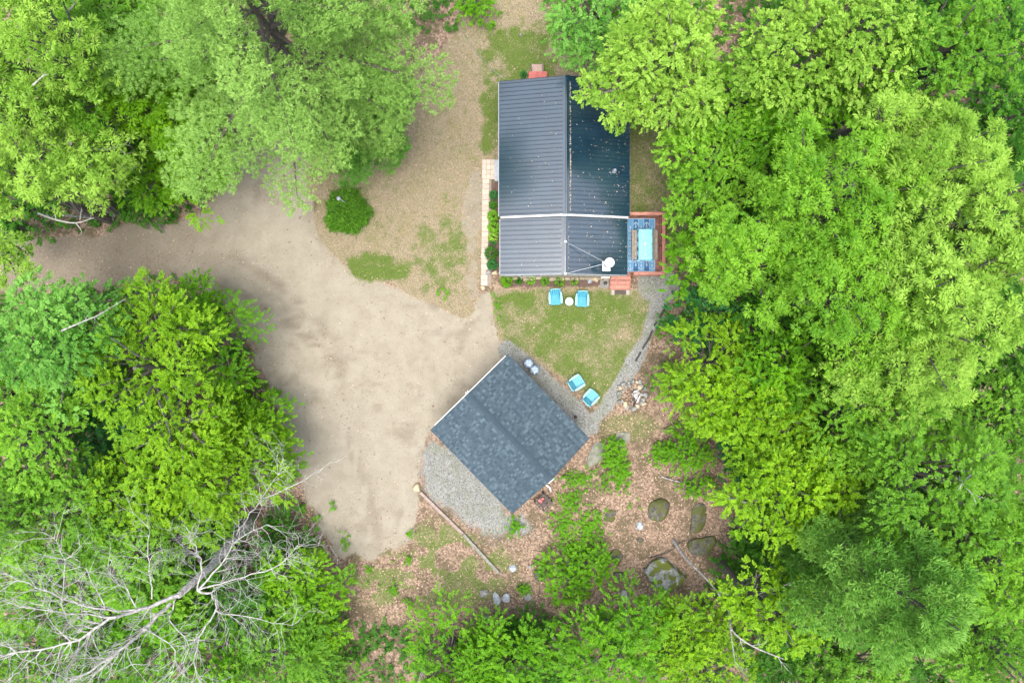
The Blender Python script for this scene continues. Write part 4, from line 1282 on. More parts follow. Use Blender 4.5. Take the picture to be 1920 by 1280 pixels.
TREES = [
 # name, lobes, spec, leaf, label, options
 # --- north-west wood
 ('broadleaf_tree', [(50, 60, 13, 120)], 'star', 'yellow', 'tall yellow-green tree filling the top left corner', {}),
 ('broadleaf_tree', [(205, 45, 9, 95)], 'broad', 'mid', 'mid green tree between the corner tree and the big pine', {}),
 ('broadleaf_tree', [(262, 165, 8, 105)], 'star', 'acid', 'fresh green tree touching the west side of the big pine', dict(base=(385, 262))),
 ('broadleaf_tree', [(85, 275, 10, 120), (15, 325, 9, 85), (150, 318, 8, 58)], 'star', 'yellow', 'yellow-green tree with three grey stems rising beside the driveway mouth', dict(base=(213, 398), stems=3, trunk_r=.24, hole=.12)),
 ('broadleaf_tree', [(335, 205, 5.6, 92), (345, 300, 4.6, 78), (285, 330, 4.2, 55)], 'fine', 'acid', 'low vivid green tree leaning over the north arm of the driveway', dict(base=(375, 300), sc=1.25, dens=1.5)),
 ('shrub', [(262, 372, 1.2, 48)], 'fine', 'deep', 'dark green shrub at the foot of the three grey stems', {}),
 ('broadleaf_tree', [(12, 478, 8, 52)], 'star', 'yellow', 'yellow-green branch tips of a tree at the west edge above the driveway', dict(base=(40, 425))),
 ('sapling', [(30, 385, 3, 66)], 'broad', 'deep', 'dark green sapling under the three stemmed tree', {}),
 ('broadleaf_tree', [(150, 160, 10, 80)], 'star', 'fresh', 'mid green tree just north of the three stemmed yellow-green tree', {}),
 ('broadleaf_tree', [(0, 175, 12, 85)], 'star', 'yellow', 'yellow-green tree cut by the left edge below the corner tree', {}),
 ('sapling', [(180, 250, 4, 100)], 'broad', 'deep', 'dark understory sapling north of the weathered grey stems', {}),
 ('sapling', [(330, 130, 3, 80)], 'fine', 'deep', 'dark understory sapling west of the big pine trunk', {}),
 # --- west wood
 ('broadleaf_tree', [(70, 640, 10, 128), (145, 592, 9, 55)], 'broad', 'blue', 'pale blue-green tree at the left edge south of the driveway mouth', dict(hole=.12)),
 ('broadleaf_tree', [(265, 690, 8, 125), (300, 600, 7.5, 75), (330, 800, 7, 90)], 'fine', 'lime', 'large lime green tree at the middle of the west wood', dict(hole=.1)),
 ('broadleaf_tree', [(400, 640, 4.2, 80), (360, 562, 3.4, 50)], 'fine', 'vivid', 'deep vivid green tree bulging toward the driveway, opposite the round shrub', dict(base=(458, 632))),
 ('broadleaf_tree', [(475, 830, 3.2, 78), (430, 770, 3, 50)], 'broad', 'acid', 'bright green tree jutting into the driveway west of the garage', dict(base=(500, 815))),
 ('broadleaf_tree', [(345, 900, 6.2, 105), (240, 930, 6, 80), (440, 880, 5.4, 80)], 'broad', 'lime', 'bright lime tree just above the bare dead tree', dict(base=(440, 860))),
 ('broadleaf_tree', [(50, 820, 8, 105)], 'broad', 'fresh', 'fresh green tree at the left edge below the blue-green one', dict(hole=.1)),
 ('broadleaf_tree', [(120, 955, 6.5, 110)], 'fine', 'mid', 'mid green small leaved tree between lime tree and left edge', {}),
 ('broadleaf_tree', [(5, 950, 8, 75)], 'fine', 'mid', 'mid green tree cut by the left edge above the dead branches', {}),
 ('sapling', [(230, 840, 3.5, 90)], 'broad', 'teal', 'dark teal sapling in the gap below the large lime tree', {}),
 ('sapling', [(150, 730, 3.5, 110)], 'broad', 'deep', 'dark understory sapling between blue-green and large lime trees', {}),
 ('broadleaf_tree', [(120, 582, 4, 52), (250, 552, 4.5, 26)], 'broad', 'blue', 'small blue-green tree along the south side of the driveway mouth', dict(base=(200, 575))),
 # --- south-west, under the dead tree
 ('broadleaf_tree', [(560, 1110, 2.6, 80), (580, 1180, 2.4, 55)], 'broad', 'acid', 'bright green sapling clump south of the driveway end', {}),
 ('shrub', [(535, 1000, 1.2, 45)], 'broad', 'deep', 'dark green shrub at the base of the dead tree', {}),
 ('broadleaf_tree', [(265, 1040, 5, 125)], 'broad', 'fresh', 'fresh green tree behind the middle of the dead tree', {}),
 ('broadleaf_tree', [(70, 1070, 5.5, 120)], 'broad', 'fresh', 'fresh green tree behind the western dead limbs', {}),
 ('broadleaf_tree', [(90, 1225, 4.5, 120)], 'broad', 'mid', 'mid green tree in the bottom left corner', {}),
 ('broadleaf_tree', [(320, 1210, 3.6, 135)], 'broad', 'vivid', 'vivid green tree under the southern dead limbs', {}),
 ('broadleaf_tree', [(510, 1235, 3.2, 110)], 'fine', 'mid', 'mid green tree at the bottom edge east of the dead tree', {}),
 ('sapling', [(430, 1085, 2.6, 95)], 'broad', 'deep', 'dark green sapling beneath the dead trunk', {}),
 ('shrub', [(610, 1265, 1.6, 55)], 'fine', 'mid', 'small mid green bush at the bottom edge beside dry grass', {}),
 # --- south
 ('broadleaf_tree', [(840, 1238, 2.8, 82)], 'fine', 'vivid', 'rounded green tree at the bottom edge, west one of the southern row', dict(sc=1.1)),
 ('broadleaf_tree', [(955, 1250, 3.8, 82)], 'broad', 'vivid', 'bright green tree at the bottom edge below the bluish stones', {}),
 ('broadleaf_tree', [(900, 1300, 4, 80)], 'fine', 'vivid', 'green tree cut by the bottom edge between two southern trees', {}),
 ('shrub', [(985, 1188, 1.3, 42)], 'broad', 'deep', 'dark green shrub just south of the bluish stones', {}),
 ('shrub', [(1060, 1085, .9, 46), (1110, 1060, .8, 38)], 'shrub', 'vivid', 'bright green spreading shrub on the leaf litter south of the garage', dict(sc=1.4, dens=1.6)),
 ('broadleaf_tree', [(1160, 1225, 4.2, 100), (1145, 1190, 3, 40)], 'fine', 'vivid', 'green tree at the bottom edge east of the fallen grey log', dict(sc=1.15)),
 ('broadleaf_tree', [(1275, 1195, 4, 70)], 'broad', 'lime', 'lime green tree directly south of the largest boulder', {}),
 ('broadleaf_tree', [(1420, 1130, 6, 70), (1470, 1160, 6.3, 70)], 'broad', 'lime', 'sparse yellow-lime tree with bare grey branches showing', dict(hole=.35)),
 ('broadleaf_tree', [(1320, 1250, 3.8, 95)], 'fine', 'lime', 'lime tree at the bottom edge right of the lime tree by the boulder', {}),
 ('broadleaf_tree', [(1500, 1260, 4, 90)], 'broad', 'deep', 'dark green tree at the bottom edge west of the starry tufted pine', {}),
 ('broadleaf_tree', [(1035, 1325, 3, 60)], 'broad', 'deep', 'dark green tree at the bottom edge below the fallen grey log', {}),
 ('sapling', [(1425, 1085, 2, 62)], 'broad', 'deep', 'dark sapling behind the leaning dead stem', {}),
 # --- east
 ('broadleaf_tree', [(1400, 780, 5.5, 90), (1340, 750, 5, 60), (1480, 800, 5.8, 65)], 'broad', 'lime', 'bright lime tree reaching toward the fire pit from the east', dict(base=(1345, 765))),
 ('broadleaf_tree', [(1480, 930, 7, 110), (1580, 900, 7.5, 75)], 'broad', 'lime', 'lime green tree east of the rounded mossy boulder', {}),
 ('broadleaf_tree', [(1760, 900, 11, 125)], 'broad', 'mid', 'pale mid green tree north of the starry tufted pine', dict(hole=.1)),
 ('broadleaf_tree', [(1870, 1050, 11, 110)], 'broad', 'fresh', 'fresh green tree at the right edge beside the starry tufted pine', {}),
 ('broadleaf_tree', [(1880, 1220, 9, 110)], 'fine', 'mid', 'mid green tree in the bottom right corner', {}),
 ('broadleaf_tree', [(1620, 1270, 6, 95)], 'star', 'mid', 'mid green tree at the bottom edge below the starry tufted pine', {}),
 ('broadleaf_tree', [(1640, 790, 9, 105)], 'fine', 'fresh', 'fresh green tree between the lime trees and the large star leaved trees', {}),
 ('broadleaf_tree', [(1430, 460, 9, 120)], 'star', 'fresh', 'star leaved fresh green tree east of the picnic deck', dict(base=(1335, 500))),
 ('broadleaf_tree', [(1590, 350, 11, 135)], 'star', 'fresh', 'tall star leaved tree in the middle of the upper east wood', {}),
 ('broadleaf_tree', [(1760, 300, 12, 135)], 'star', 'yellow', 'tall pale yellow star leaved tree toward the upper right', {}),
 ('broadleaf_tree', [(1800, 560, 13, 140)], 'star', 'yellow', 'tallest pale yellow star leaved tree at the middle of the right side', {}),
 ('broadleaf_tree', [(1630, 550, 11, 130)], 'star', 'fresh', 'broad star leaved tree in the centre of the east wood', {}),
 ('broadleaf_tree', [(1890, 420, 13, 110)], 'star', 'yellow', 'pale yellow star leaved tree cut by the right edge', {}),
 ('broadleaf_tree', [(1720, 690, 11, 115)], 'star', 'yellow', 'pale star leaved tree south of the tallest one', {}),
 ('broadleaf_tree', [(1340, 300, 6.5, 85), (1290, 250, 6, 45), (1300, 370, 5.6, 45)], 'broad', 'fresh', 'fresh green tree leaning toward the east eave of the cabin', dict(base=(1300, 385))),
 ('broadleaf_tree', [(1112, 15, 6, 84), (1058, 62, 5.5, 36), (1115, 90, 5.5, 44)], 'fine', 'blue', 'blue-green tree just north of the cabin', dict(base=(1120, 95), sc=1.2)),
 ('broadleaf_tree', [(1260, 95, 8.5, 110), (1160, 165, 7.5, 55), (1220, 190, 7.5, 42), (1105, 165, 7, 26), (1170, 205, 7, 26)], 'broad', 'yellow', 'yellow-green tree whose boughs hang over the northeast corner of the cabin roof', dict(base=(1232, 205))),
 ('broadleaf_tree', [(1500, 85, 10, 110)], 'broad', 'yellow', 'yellow-green tree at the top edge, right of the tree over the cabin', {}),
 ('broadleaf_tree', [(1640, 50, 11, 90)], 'broad', 'yellow', 'bright yellow-green tree at the top edge before the dark gap', {}),
 ('broadleaf_tree', [(1800, 75, 11, 110)], 'broad', 'mid', 'mid green tree at the top edge near the upper right corner', dict(hole=.1)),
 ('broadleaf_tree', [(1895, 230, 10, 100)], 'broad', 'deep', 'deep green tree at the right edge below the upper right corner', {}),
 ('broadleaf_tree', [(1500, 210, 8, 95)], 'broad', 'vivid', 'vivid green tree below the yellow-green tree of the top edge', {}),
 ('broadleaf_tree', [(1680, 190, 9, 90)], 'fine', 'mid', 'mid green tree below the bright yellow-green one of the top edge', {}),
 ('broadleaf_tree', [(1390, 185, 7, 80)], 'broad', 'fresh', 'fresh green tree east of the boughs over the cabin roof', {}),
 ('broadleaf_tree', [(1330, 470, 5, 78)], 'broad', 'vivid', 'vivid green tree just east of the picnic deck railing', dict(base=(1330, 490))),
 ('sapling', [(1320, 600, 2.6, 55)], 'broad', 'teal', 'dark teal green sapling east of the gravel path', {}),
 ('broadleaf_tree', [(1340, 680, 4, 88)], 'fine', 'lime', 'small leaved lime tree southeast of the gravel path', dict(sc=1.15)),
 ('sapling', [(1490, 610, 3.5, 100)], 'broad', 'deep', 'dark green sapling in the gap under the star leaved trees', {}),
 ('broadleaf_tree', [(1470, 690, 6, 85)], 'broad', 'vivid', 'vivid green tree between the two lime trees of the east side', {}),
 ('sapling', [(1425, 870, 2.2, 65)], 'broad', 'teal', 'dark teal sapling between leaf litter and the eastern lime tree', {}),
 ('sapling', [(1440, 985, 2.2, 62)], 'broad', 'deep', 'deep green sapling east of the dark rocks', {}),
 ('sapling', [(1560, 740, 4, 110)], 'broad', 'deep', 'dark understory tree south of the star leaved trees', {}),
 ('broadleaf_tree', [(1890, 770, 8, 105)], 'broad', 'mid', 'mid green tree at the right edge south of the pale yellow trees', {}),
 ('sapling', [(1650, 930, 5, 100)], 'broad', 'deep', 'dark understory tree northwest of the starry tufted pine', {}),
 ('sapling', [(1880, 60, 5, 125)], 'broad', 'deep', 'dark understory tree in the upper right corner', {}),
 ('sapling', [(1730, 20, 4, 110)], 'broad', 'deep', 'dark understory tree at the top edge in the dark gap', {}),
 ('sapling', [(1560, 20, 4, 110)], 'broad', 'deep', 'dark understory tree at the top edge under two yellow-green trees', {}),
 ('sapling', [(1930, 340, 5, 110)], 'broad', 'mid', 'mid green understory tree cut by the right edge in its upper third', {}),
 ('sapling', [(1900, 650, 6, 120)], 'broad', 'deep', 'dark understory tree at the right edge beside the tallest star leaved tree', {}),
 ('sapling', [(1850, 930, 6, 120)], 'broad', 'mid', 'mid green understory tree east of the pale mid green tree', {}),
 ('sapling', [(1920, 1140, 6, 110)], 'broad', 'mid', 'mid green understory tree cut by the right edge near the bottom corner', {}),
 ('sapling', [(20, 740, 4, 110)], 'broad', 'mid', 'mid green understory tree at the left edge under the blue-green tree', {}),
 ('sapling', [(110, 60, 5, 120)], 'broad', 'mid', 'mid green understory tree under the top left corner tree', {}),
 ('sapling', [(340, 20, 4, 90)], 'broad', 'mid', 'mid green understory tree at the top edge west of the big pine', {}),
 ('sapling', [(1210, 30, 4, 80)], 'broad', 'mid', 'mid green understory tree at the top edge north of the cabin boughs', {}),
 ('sapling', [(1400, 330, 3.5, 110)], 'broad', 'deep', 'dark understory tree east of the cabin behind fresh green boughs', {}),
 ('sapling', [(1450, 230, 3.5, 110)], 'broad', 'deep', 'dark understory tree below the vivid tree of the upper east wood', {}),
 ('sapling', [(1720, 430, 6, 130)], 'broad', 'deep', 'dark understory tree among the pale yellow star leaved trees', {}),
 ('sapling', [(1760, 1180, 5, 120)], 'broad', 'deep', 'dark understory tree east of the starry tufted pine', {}),
 ('shrub', [(1290, 846, 1.1, 40), (1242, 850, .5, 16)], 'shrub', 'vivid', 'rounded green bush alone on the leaf litter below the eastern lime tree', dict(sc=1.3, dens=1.7)),
 ('shrub', [(1150, 848, .6, 22), (1160, 875, .55, 20)], 'shrub', 'vivid', 'small bright green shrub beside the greenish slabs', dict(sc=1.3, dens=2)),
 ('shrub', [(892, 8, 1, 32)], 'broad', 'vivid', 'small green bush at the top edge between pine and lawn', {}),
 ('shrub', [(1255, 615, .5, 20)], 'shrub', 'mid', 'small green shrub at the east edge of the gravel by the pipe', dict(sc=1.3)),
 ('shrub', [(1255, 715, .6, 32)], 'shrub', 'mid', 'low green shrub east of the fire pit', dict(sc=1.3, hole=.3)),
 ('shrub', [(1318, 912, .8, 22), (1290, 915, .6, 14)], 'shrub', 'vivid', 'low green shrub below the rounded green bush', dict(sc=1.3)),
]
for i, (nm, lobes, sp, lf, lab, kw) in enumerate(TREES):
    if nm == 'sapling': kw = dict(dict(sc=1.45, dens=.85), **kw)
    o = broadleaf(nm, lobes, sp, LEAF[lf], 100 + i, **kw)
    tag(o, lab, 'tree' if nm != 'shrub' else 'shrub', {'broadleaf_tree': 'leafy trees around the clearing', 'sapling': 'saplings under the trees', 'shrub': 'shrubs at the wood edge'}[nm])

# ------------------------------------------------------------------ pines
def pine(basepx, h, levels, leafmat, seed, label, sp='tuft', lean=(0, 0), rad=None, sc=1.0, gap=1.0, short=None):
    rng = np.random.RandomState(seed)
    s = SPEC[sp]
    b = P(*basepx)
    root = tag(empty('pine_tree', (b.x, b.y, 0)), label, 'tree', 'pines at the clearing')
    m = MB()
    tip = Vector((lean[0], lean[1], h))
    def ax(z): return Vector((lean[0] * z / h, lean[1] * z / h, z))
    m.tube([Vector((0, 0, -.1)), ax(h * .33), ax(h * .66), tip], [.30 * h / 18, .22 * h / 18, .13 * h / 18, .02], 9)
    pts, axs, tn = [], [], []
    for (z, L, nb, drop) in levels:
        a0 = rng.rand() * 6.28
        for k in range(nb):
            a = a0 + k * 2 * pi / nb + rng.randn() * .18
            Lb = L * (.66 + .48 * rng.rand())
            if short and z < short[1]: Lb *= 1 - short[2] * max(0, cos(a - short[0]))
            zz = z + rng.randn() * .25
            o0 = ax(zz)
            dv = Vector((cos(a), sin(a), 0))
            rise = .10 * Lb
            def bp(t): return o0 + dv * (Lb * t) + Vector((0, 0, rise * math.sin(t * 2.2) - drop * Lb * t * t))
            m.tube([bp(0), bp(.35), bp(.7), bp(.98)], [.018 * Lb, .013 * Lb, .008 * Lb, .004], 5, cap=False)
            side = Vector((-sin(a), cos(a), 0))
            btone = np.clip(.5 + .2 * rng.randn(), 0, 1)
            # flat triangular plate of twigs made of side branchlets
            nb2 = int(9 + Lb * 3.2)
            for j in range(nb2):
                t = .22 + .78 * (j + rng.rand()) / nb2
                sgn = 1 if j % 2 else -1
                wl_ = Lb * .34 * (math.sin(min(1, (1.06 - t) * 1.35) * pi / 2)) * (.6 + .6 * rng.rand()) + .16
                o1 = bp(t)
                d1 = (side * sgn * .75 + dv * .75).normalized()
                nt = int((4 + wl_ * 8.5) / gap)
                for q in range(nt):
                    u = (q + .4 + .5 * rng.rand()) / nt
                    p = o1 + d1 * (wl_ * u) + Vector((rng.randn() * .06, rng.randn() * .06, -.12 * u * u * wl_ + rng.randn() * .06 + .06))
                    pts.append(p); axs.append(d1 * .9 + dv * .3 + Vector((0, 0, .45 if sc < 1.5 else 1.1))); tn.append(btone)
    pts = np.array(pts); axs = np.array(axs); tn = np.clip(np.array(tn) + .15 * rng.randn(len(pts)), 0, 1)
    q, t = sprays_to_leaves(rng, pts, axs, s, sc, tn)
    quick_mesh('crown', q, 4, t, leafmat, root)
    m.build('trunk', BARKD, root)
    return root
lv = [(z, L, 6, .12) for z, L in ((2.8, 3.6), (3.8, 4.3), (5, 5.1), (6.4, 5.8), (7.8, 6.4), (9.2, 6.7), (10.6, 6.5), (12, 5.8), (13.4, 4.8), (14.8, 3.6), (16.2, 2.4), (17.4, 1.2))]
pine((648, 238), 18.2, lv, LEAF['pine'], 23, 'big pale green pine spreading over the top of the driveway', short=(RAD(245), 8.5, .5))
lv2 = [(z, L, 6, .10) for z, L in ((1.4, 2.6), (2.3, 3.0), (3.2, 2.9), (4.1, 2.4), (5.0, 1.6), (5.8, .8))]
pine((702, 260), 6.0, lv2, LEAF['lpine'], 9, 'shorter darker green pine between the big pale pine and the round shrub')
lv3 = [(z, L, 6, .06) for z, L in ((3, 2.6), (4.4, 3.2), (5.8, 3.5), (7.2, 3.6), (8.6, 3.5), (10, 3.2), (11.4, 2.6), (12.6, 1.9), (13.8, 1.0))]
pine((1480, 975), 14.6, lv3, LEAF['bpine'], 14, 'green pine with starry tufts among the lower east trees', sc=1.8, gap=2.3)

# ------------------------------------------------------------------ dead tree with bare pale limbs
dead = tag(empty('dead_tree', P(478, 962)), 'bare dead tree with pale twisting limbs at the lower left', 'tree')
dbase = P(478, 962)
rs = random.Random(21)
def rel(px, py, z): return P(px, py, z) - dbase
tr_pts = [rel(478, 962, -.1), rel(455, 990, 3), rel(430, 1020, 5.5), rel(395, 1062, 8), rel(335, 1116, 11)]
m = MB(); m.tube(tr_pts, [.27, .23, .20, .16, .12], 10); m.build('trunk', DEADG, dead, smooth=True)
def smooth_path(q, n=4):
    out = []
    for i in range(len(q) - 1):
        p0, p1, p2, p3 = q[max(i - 1, 0)], q[i], q[i + 1], q[min(i + 2, len(q) - 1)]
        for k in range(n):
            t = k / n
            out.append(.5 * ((2 * p1) + (p2 - p0) * t + (2 * p0 - 5 * p1 + 4 * p2 - p3) * t * t + (3 * p1 - p0 - 3 * p2 + p3) * t ** 3))
    out.append(q[-1])
    return out
def twig(mb, p, dv, L, r, depth):
    n = 4
    pts = [p]
    d_ = dv.normalized()
    for i in range(n):
        d_ = (d_ + Vector((rs.gauss(0, .22), rs.gauss(0, .22), rs.gauss(0.03, .16)))).normalized()
        pts.append(pts[-1] + d_ * L / n)
    mb.tube(pts, [r * (1 - .8 * i / n) for i in range(n + 1)], 4, cap=False)
    if depth > 0:
        for k in range(rs.choice((2, 3, 3, 4))):
            i = rs.randint(1, n)
            a = rs.uniform(.5, 1.1) * rs.choice((-1, 1))
            b = Vector((d_.x * cos(a) - d_.y * sin(a), d_.x * sin(a) + d_.y * cos(a), d_.z + rs.uniform(-.2, .3)))
            twig(mb, pts[i], b, L * rs.uniform(.4, .7), r * .55, depth - 1)
LIMBS = [
 ([(335, 1116, 11), (262, 1143, 12), (207, 1160, 12.8), (150, 1197, 13.2), (80, 1215, 13.4), (-10, 1235, 13.6)], .15),
 ([(262, 1143, 12), (200, 1143, 12.8), (117, 1120, 13.6), (50, 1093, 14), (-10, 1066, 14.4)], .075),
 ([(217, 1156, 12.8), (100, 1147, 13.4), (-10, 1127, 13.8)], .055),
 ([(320, 1130, 11), (267, 1180, 12), (207, 1233, 12.8), (133, 1277, 13.4), (80, 1310, 13.8)], .14),
 ([(230, 1212, 12.5), (180, 1262, 13), (140, 1300, 13.5)], .08),
 ([(370, 1107, 10), (378, 1060, 10.6), (362, 1015, 11), (345, 985, 11.4)], .06),
 ([(370, 1107, 10), (412, 1060, 10.4), (447, 1010, 10.7), (500, 983, 11)], .07),
 ([(370, 1107, 10), (430, 1088, 10.3), (483, 1073, 10.6), (535, 1050, 10.8), (560, 1020, 11)], .065),
 ([(372, 1107, 10), (403, 1117, 10.2), (400, 1153, 10.5), (375, 1193, 10.8), (365, 1240, 11), (380, 1290, 11.2)], .09),
 ([(403, 1143, 10.4), (467, 1157, 10.8), (547, 1172, 11)], .055),
 ([(285, 1122, 11.8), (283, 1080, 12.2), (277, 1027, 12.6), (279, 990, 13)], .05),
 ([(197, 1143, 12.8), (173, 1087, 13.2), (150, 1053, 13.6)], .05),
 ([(330, 1120, 11), (320, 1165, 11.6), (350, 1200, 12), (345, 1250, 12.4)], .055),
 ([(120, 1147, 13.3), (118, 1050, 13.8), (102, 1008, 14)], .035),
 ([(260, 1143, 12), (225, 1095, 12.6), (195, 1060, 13)], .045),
 ([(440, 1010, 4.5), (462, 970, 5.5), (490, 934, 6.2), (530, 876, 7)], .06),
 ([(490, 934, 6.2), (555, 908, 6.6), (600, 880, 6.9), (636, 861, 7.2)], .04),
 ([(-10, 1200, 13), (60, 1240, 12.8), (140, 1275, 12.6)], .04),
 ([(270, 1178, 12), (330, 1220, 12.2), (310, 1290, 12.4)], .045),
]
for pts, r in LIMBS:
    q = smooth_path([rel(*p) for p in pts])
    m = MB()
    n = len(q)
    # small kinks so that it reads as wood
    q = [p + Vector((rs.gauss(0, .035), rs.gauss(0, .035), rs.gauss(0, .03))) if 0 < i < n - 1 else p for i, p in enumerate(q)]
    m.tube(q, [r * .56 * (1 - .8 * i / (n - 1)) for i in range(n)], 6)
    L = sum((q[i + 1] - q[i]).length for i in range(n - 1))
    nt = int(L * (4.6 if pts[0][1] > 1000 else 1.0)) + 2
    for k in range(nt):
        i = rs.randint(max(1, n // 6), n - 1)
        dv = (q[i] - q[i - 1]).normalized()
        a = rs.uniform(.4, 1.2) * rs.choice((-1, 1))
        dv = Vector((dv.x * cos(a) - dv.y * sin(a), dv.x * sin(a) + dv.y * cos(a), dv.z + rs.uniform(-.25, .3)))
        twig(m, q[i], dv, rs.uniform(.7, 1.8) * (1 if pts[0][1] > 1000 else .5), max(.010, r * .16), 2 if pts[0][1] > 1000 else 1)
    m.build('limb', DEAD, dead)

# other bare stems
def bare_stem(name, limbs, label, mat, seed, twigs=3, cat='branch', tl=.9):
    rs.seed(seed)
    org = P(*limbs[0][0][0]); org.z = 0
    root = tag(empty(name, org), label, cat)
    for pts, r in limbs:
        q = smooth_path([P(*p) - org for p in pts]); n = len(q); m = MB()
        m.tube(q, [r * (1 - .7 * i / (n - 1)) for i in range(n)], 6)
        for k in range(twigs):
            i = rs.randint(max(1, n // 3), n - 1); dv = (q[i] - q[i - 1]).normalized(); a = rs.uniform(.4, 1.1) * rs.choice((-1, 1))
            twig(m, q[i], Vector((dv.x * cos(a) - dv.y * sin(a), dv.x * sin(a) + dv.y * cos(a), dv.z + .1)), rs.uniform(.5, 1) * tl, max(.01, r * .3), 1)
        m.build('limb' if pts is not limbs[0][0] else 'stem', mat, root)
    return root
bare_stem('dead_tree', [([(1262, 1012, 0), (1285, 1045, 1.5), (1320, 1080, 3), (1345, 1108, 4)], .10), ([(1345, 1108, 4), (1400, 1118, 5), (1445, 1105, 5.6), (1495, 1088, 6.2)], .055), ([(1345, 1108, 4), (1368, 1145, 5), (1372, 1180, 6), (1410, 1210, 6.6), (1470, 1235, 7.2)], .07), ([(1368, 1165, 5.6), (1375, 1220, 6.4), (1380, 1250, 6.8)], .035)], 'leaning bare grey stem with forked limbs beside the largest boulder', DEADG, 3, 3, 'tree')
bare_stem('fallen_log', [([(1340, 928, .6), (1400, 942, 1.6), (1450, 955, 2.4), (1490, 966, 3)], .085)], 'pale grey leaning log east of the rounded mossy boulder', DEAD, 4, 3, 'log')
bare_stem('fallen_log', [([(1383, 1005, .4), (1410, 1020, .8), (1435, 1032, 1.2)], .08)], 'short grey log under the saplings southeast of the dark rocks', DEAD, 5, 0, 'log')
bare_stem('fallen_log', [([(1022, 1166, .3), (1035, 1190, .9), (1052, 1225, 1.6), (1062, 1252, 2), (1078, 1280, 2.4)], .13)], 'thick grey curved log rising from the litter at the bottom edge', DEADG, 6, 1, 'log')
bare_stem('fallen_log', [([(795, 1250, 1.6), (788, 1268, 2), (780, 1290, 2.4)], .11)], 'grey log end at the bottom edge in the western southern tree', DEADG, 7, 0, 'log')
bare_stem('fallen_branch', [([(1218, 1046, .12), (1255, 1034, .16), (1280, 1015, .2), (1336, 1000, .12)], .035)], 'thin dark branch lying across the rocks above the largest boulder', BARKD, 8, 1)
bare_stem('fallen_branch', [([(1240, 893, .1), (1265, 901, .2), (1300, 908, .3)], .05)], 'grey branch lying below the rounded green bush', DEADG, 9, 1)
bare_stem('fallen_branch', [([(312, 540, .06), (320, 533, .06), (326, 530, .06)], .02)], 'thin pale twig lying on the brown driveway mouth', DEAD, 10, 1, tl=.4)
bare_stem('dead_branch', [([(72, 400, 6.5), (105, 412, 6.6), (142, 418, 6.7), (176, 408, 6.7)], .055), ([(142, 418, 6.7), (150, 428, 6.6), (154, 436, 6.5)], .03), ([(105, 412, 6.6), (100, 380, 6.9)], .025), ([(150, 412, 6.7), (153, 390, 7)], .025)], 'pale dead branch reaching over the driveway mouth', BIRCH, 11, 1, tl=.4)
bare_stem('dead_branch', [([(168, 280, 7.6), (200, 279, 7.8), (222, 276, 8), (240, 266, 8.1)], .06), ([(222, 276, 8), (240, 295, 8), (248, 318, 8)], .035), ([(222, 276, 8), (219, 258, 8.2)], .03), ([(175, 285, 7.6), (210, 300, 7.6), (240, 322, 7.5), (215, 348, 7.3)], .03)], 'pale dead branches above the dark shrub in the northwest wood', BIRCH, 12, 3, tl=.8)
bare_stem('dead_branch', [([(62, 160, 13), (80, 143, 13.2), (90, 140, 13.4)], .035)], 'short pale dead branch below the top left corner tree', BIRCH, 13, 2, tl=.5)
bare_stem('dead_branch', [([(130, 20, 10), (142, 6, 10.4), (150, -10, 10.8)], .04)], 'pale dead branch at the top edge near the left corner', BIRCH, 14, 2, tl=.5)
bare_stem('dead_branch', [([(115, 620, 10.8), (150, 605, 10.8), (185, 590, 10.8), (235, 560, 10.2)], .035)], 'grey limb showing across the pale blue-green tree', DEADG, 15, 3, tl=.6)
bare_stem('dead_branch', [([(1820, 890, 12.6), (1805, 905, 12.8), (1795, 920, 12.9)], .04), ([(1805, 905, 12.8), (1825, 930, 12.8), (1830, 945, 12.8)], .03)], 'forked bare twig in the pale mid green tree of the east wood', DEAD, 16, 2, tl=.5)
# the three thick grey stems' weathered bases show beside the drive; tree stems, built as separate objects
for k, (a, b, r) in enumerate((((216, 392, .1), (128, 358, 2.6), .20), ((214, 402, .1), (126, 384, 2.6), .17), ((212, 410, .1), (118, 404, 2.8), .15))):
    bare_stem('tree_stem', [([a, tuple((a[i] + b[i]) / 2 for i in range(3)), b], r)], ('thick grey leaning tree stem, uppermost of three by the driveway mouth', 'thick grey leaning tree stem, middle of three by the driveway mouth', 'thick grey leaning tree stem, lowest of three by the driveway mouth')[k], DEADG, 30 + k, 0, 'log')

# ------------------------------------------------------------------ planted beds
def plant(px, py, r, h, leafmat, style, label, n=26, ll=.2, ww=.05, name='garden_plant'):
    rng = np.random.RandomState(int(px * 7 + py))
    b = P(px, py)
    root = tag(empty(name, (b.x, b.y, 0)), label, 'plant', 'plants in the beds along the cabin')
    R = r * G
    N = n * 4
    a = rng.rand(N) * 6.283; rr = np.sqrt(rng.rand(N)) * R
    p = np.stack([np.cos(a) * rr * .75, np.sin(a) * rr * .75, h * (.35 + .65 * (1 - (rr / R) ** 2)) * (.8 + .3 * rng.rand(N))], 1)
    d_ = np.stack([np.cos(a), np.sin(a), -.1 + .5 * rng.rand(N)], 1) + rng.randn(N, 3) * .35
    q = leaf_quads(p, d_, rng.randn(N, 3) * .3 + UP, ll * (.7 + .6 * rng.rand(N)), ww * (.8 + .4 * rng.rand(N)))
    quick_mesh('leaves', q, 4, rng.rand(N), leafmat, root)
    m = MB()
    for k in range(7):
        a_ = k * .9; m.tube([(0, 0, -.02), (cos(a_) * R * .3, sin(a_) * R * .3, h * .5), (cos(a_) * R * .55, sin(a_) * R * .55, h * .85)], [.012, .009, .005], 4)
    m.build('stems', LEAF['deep'], root)
    return root
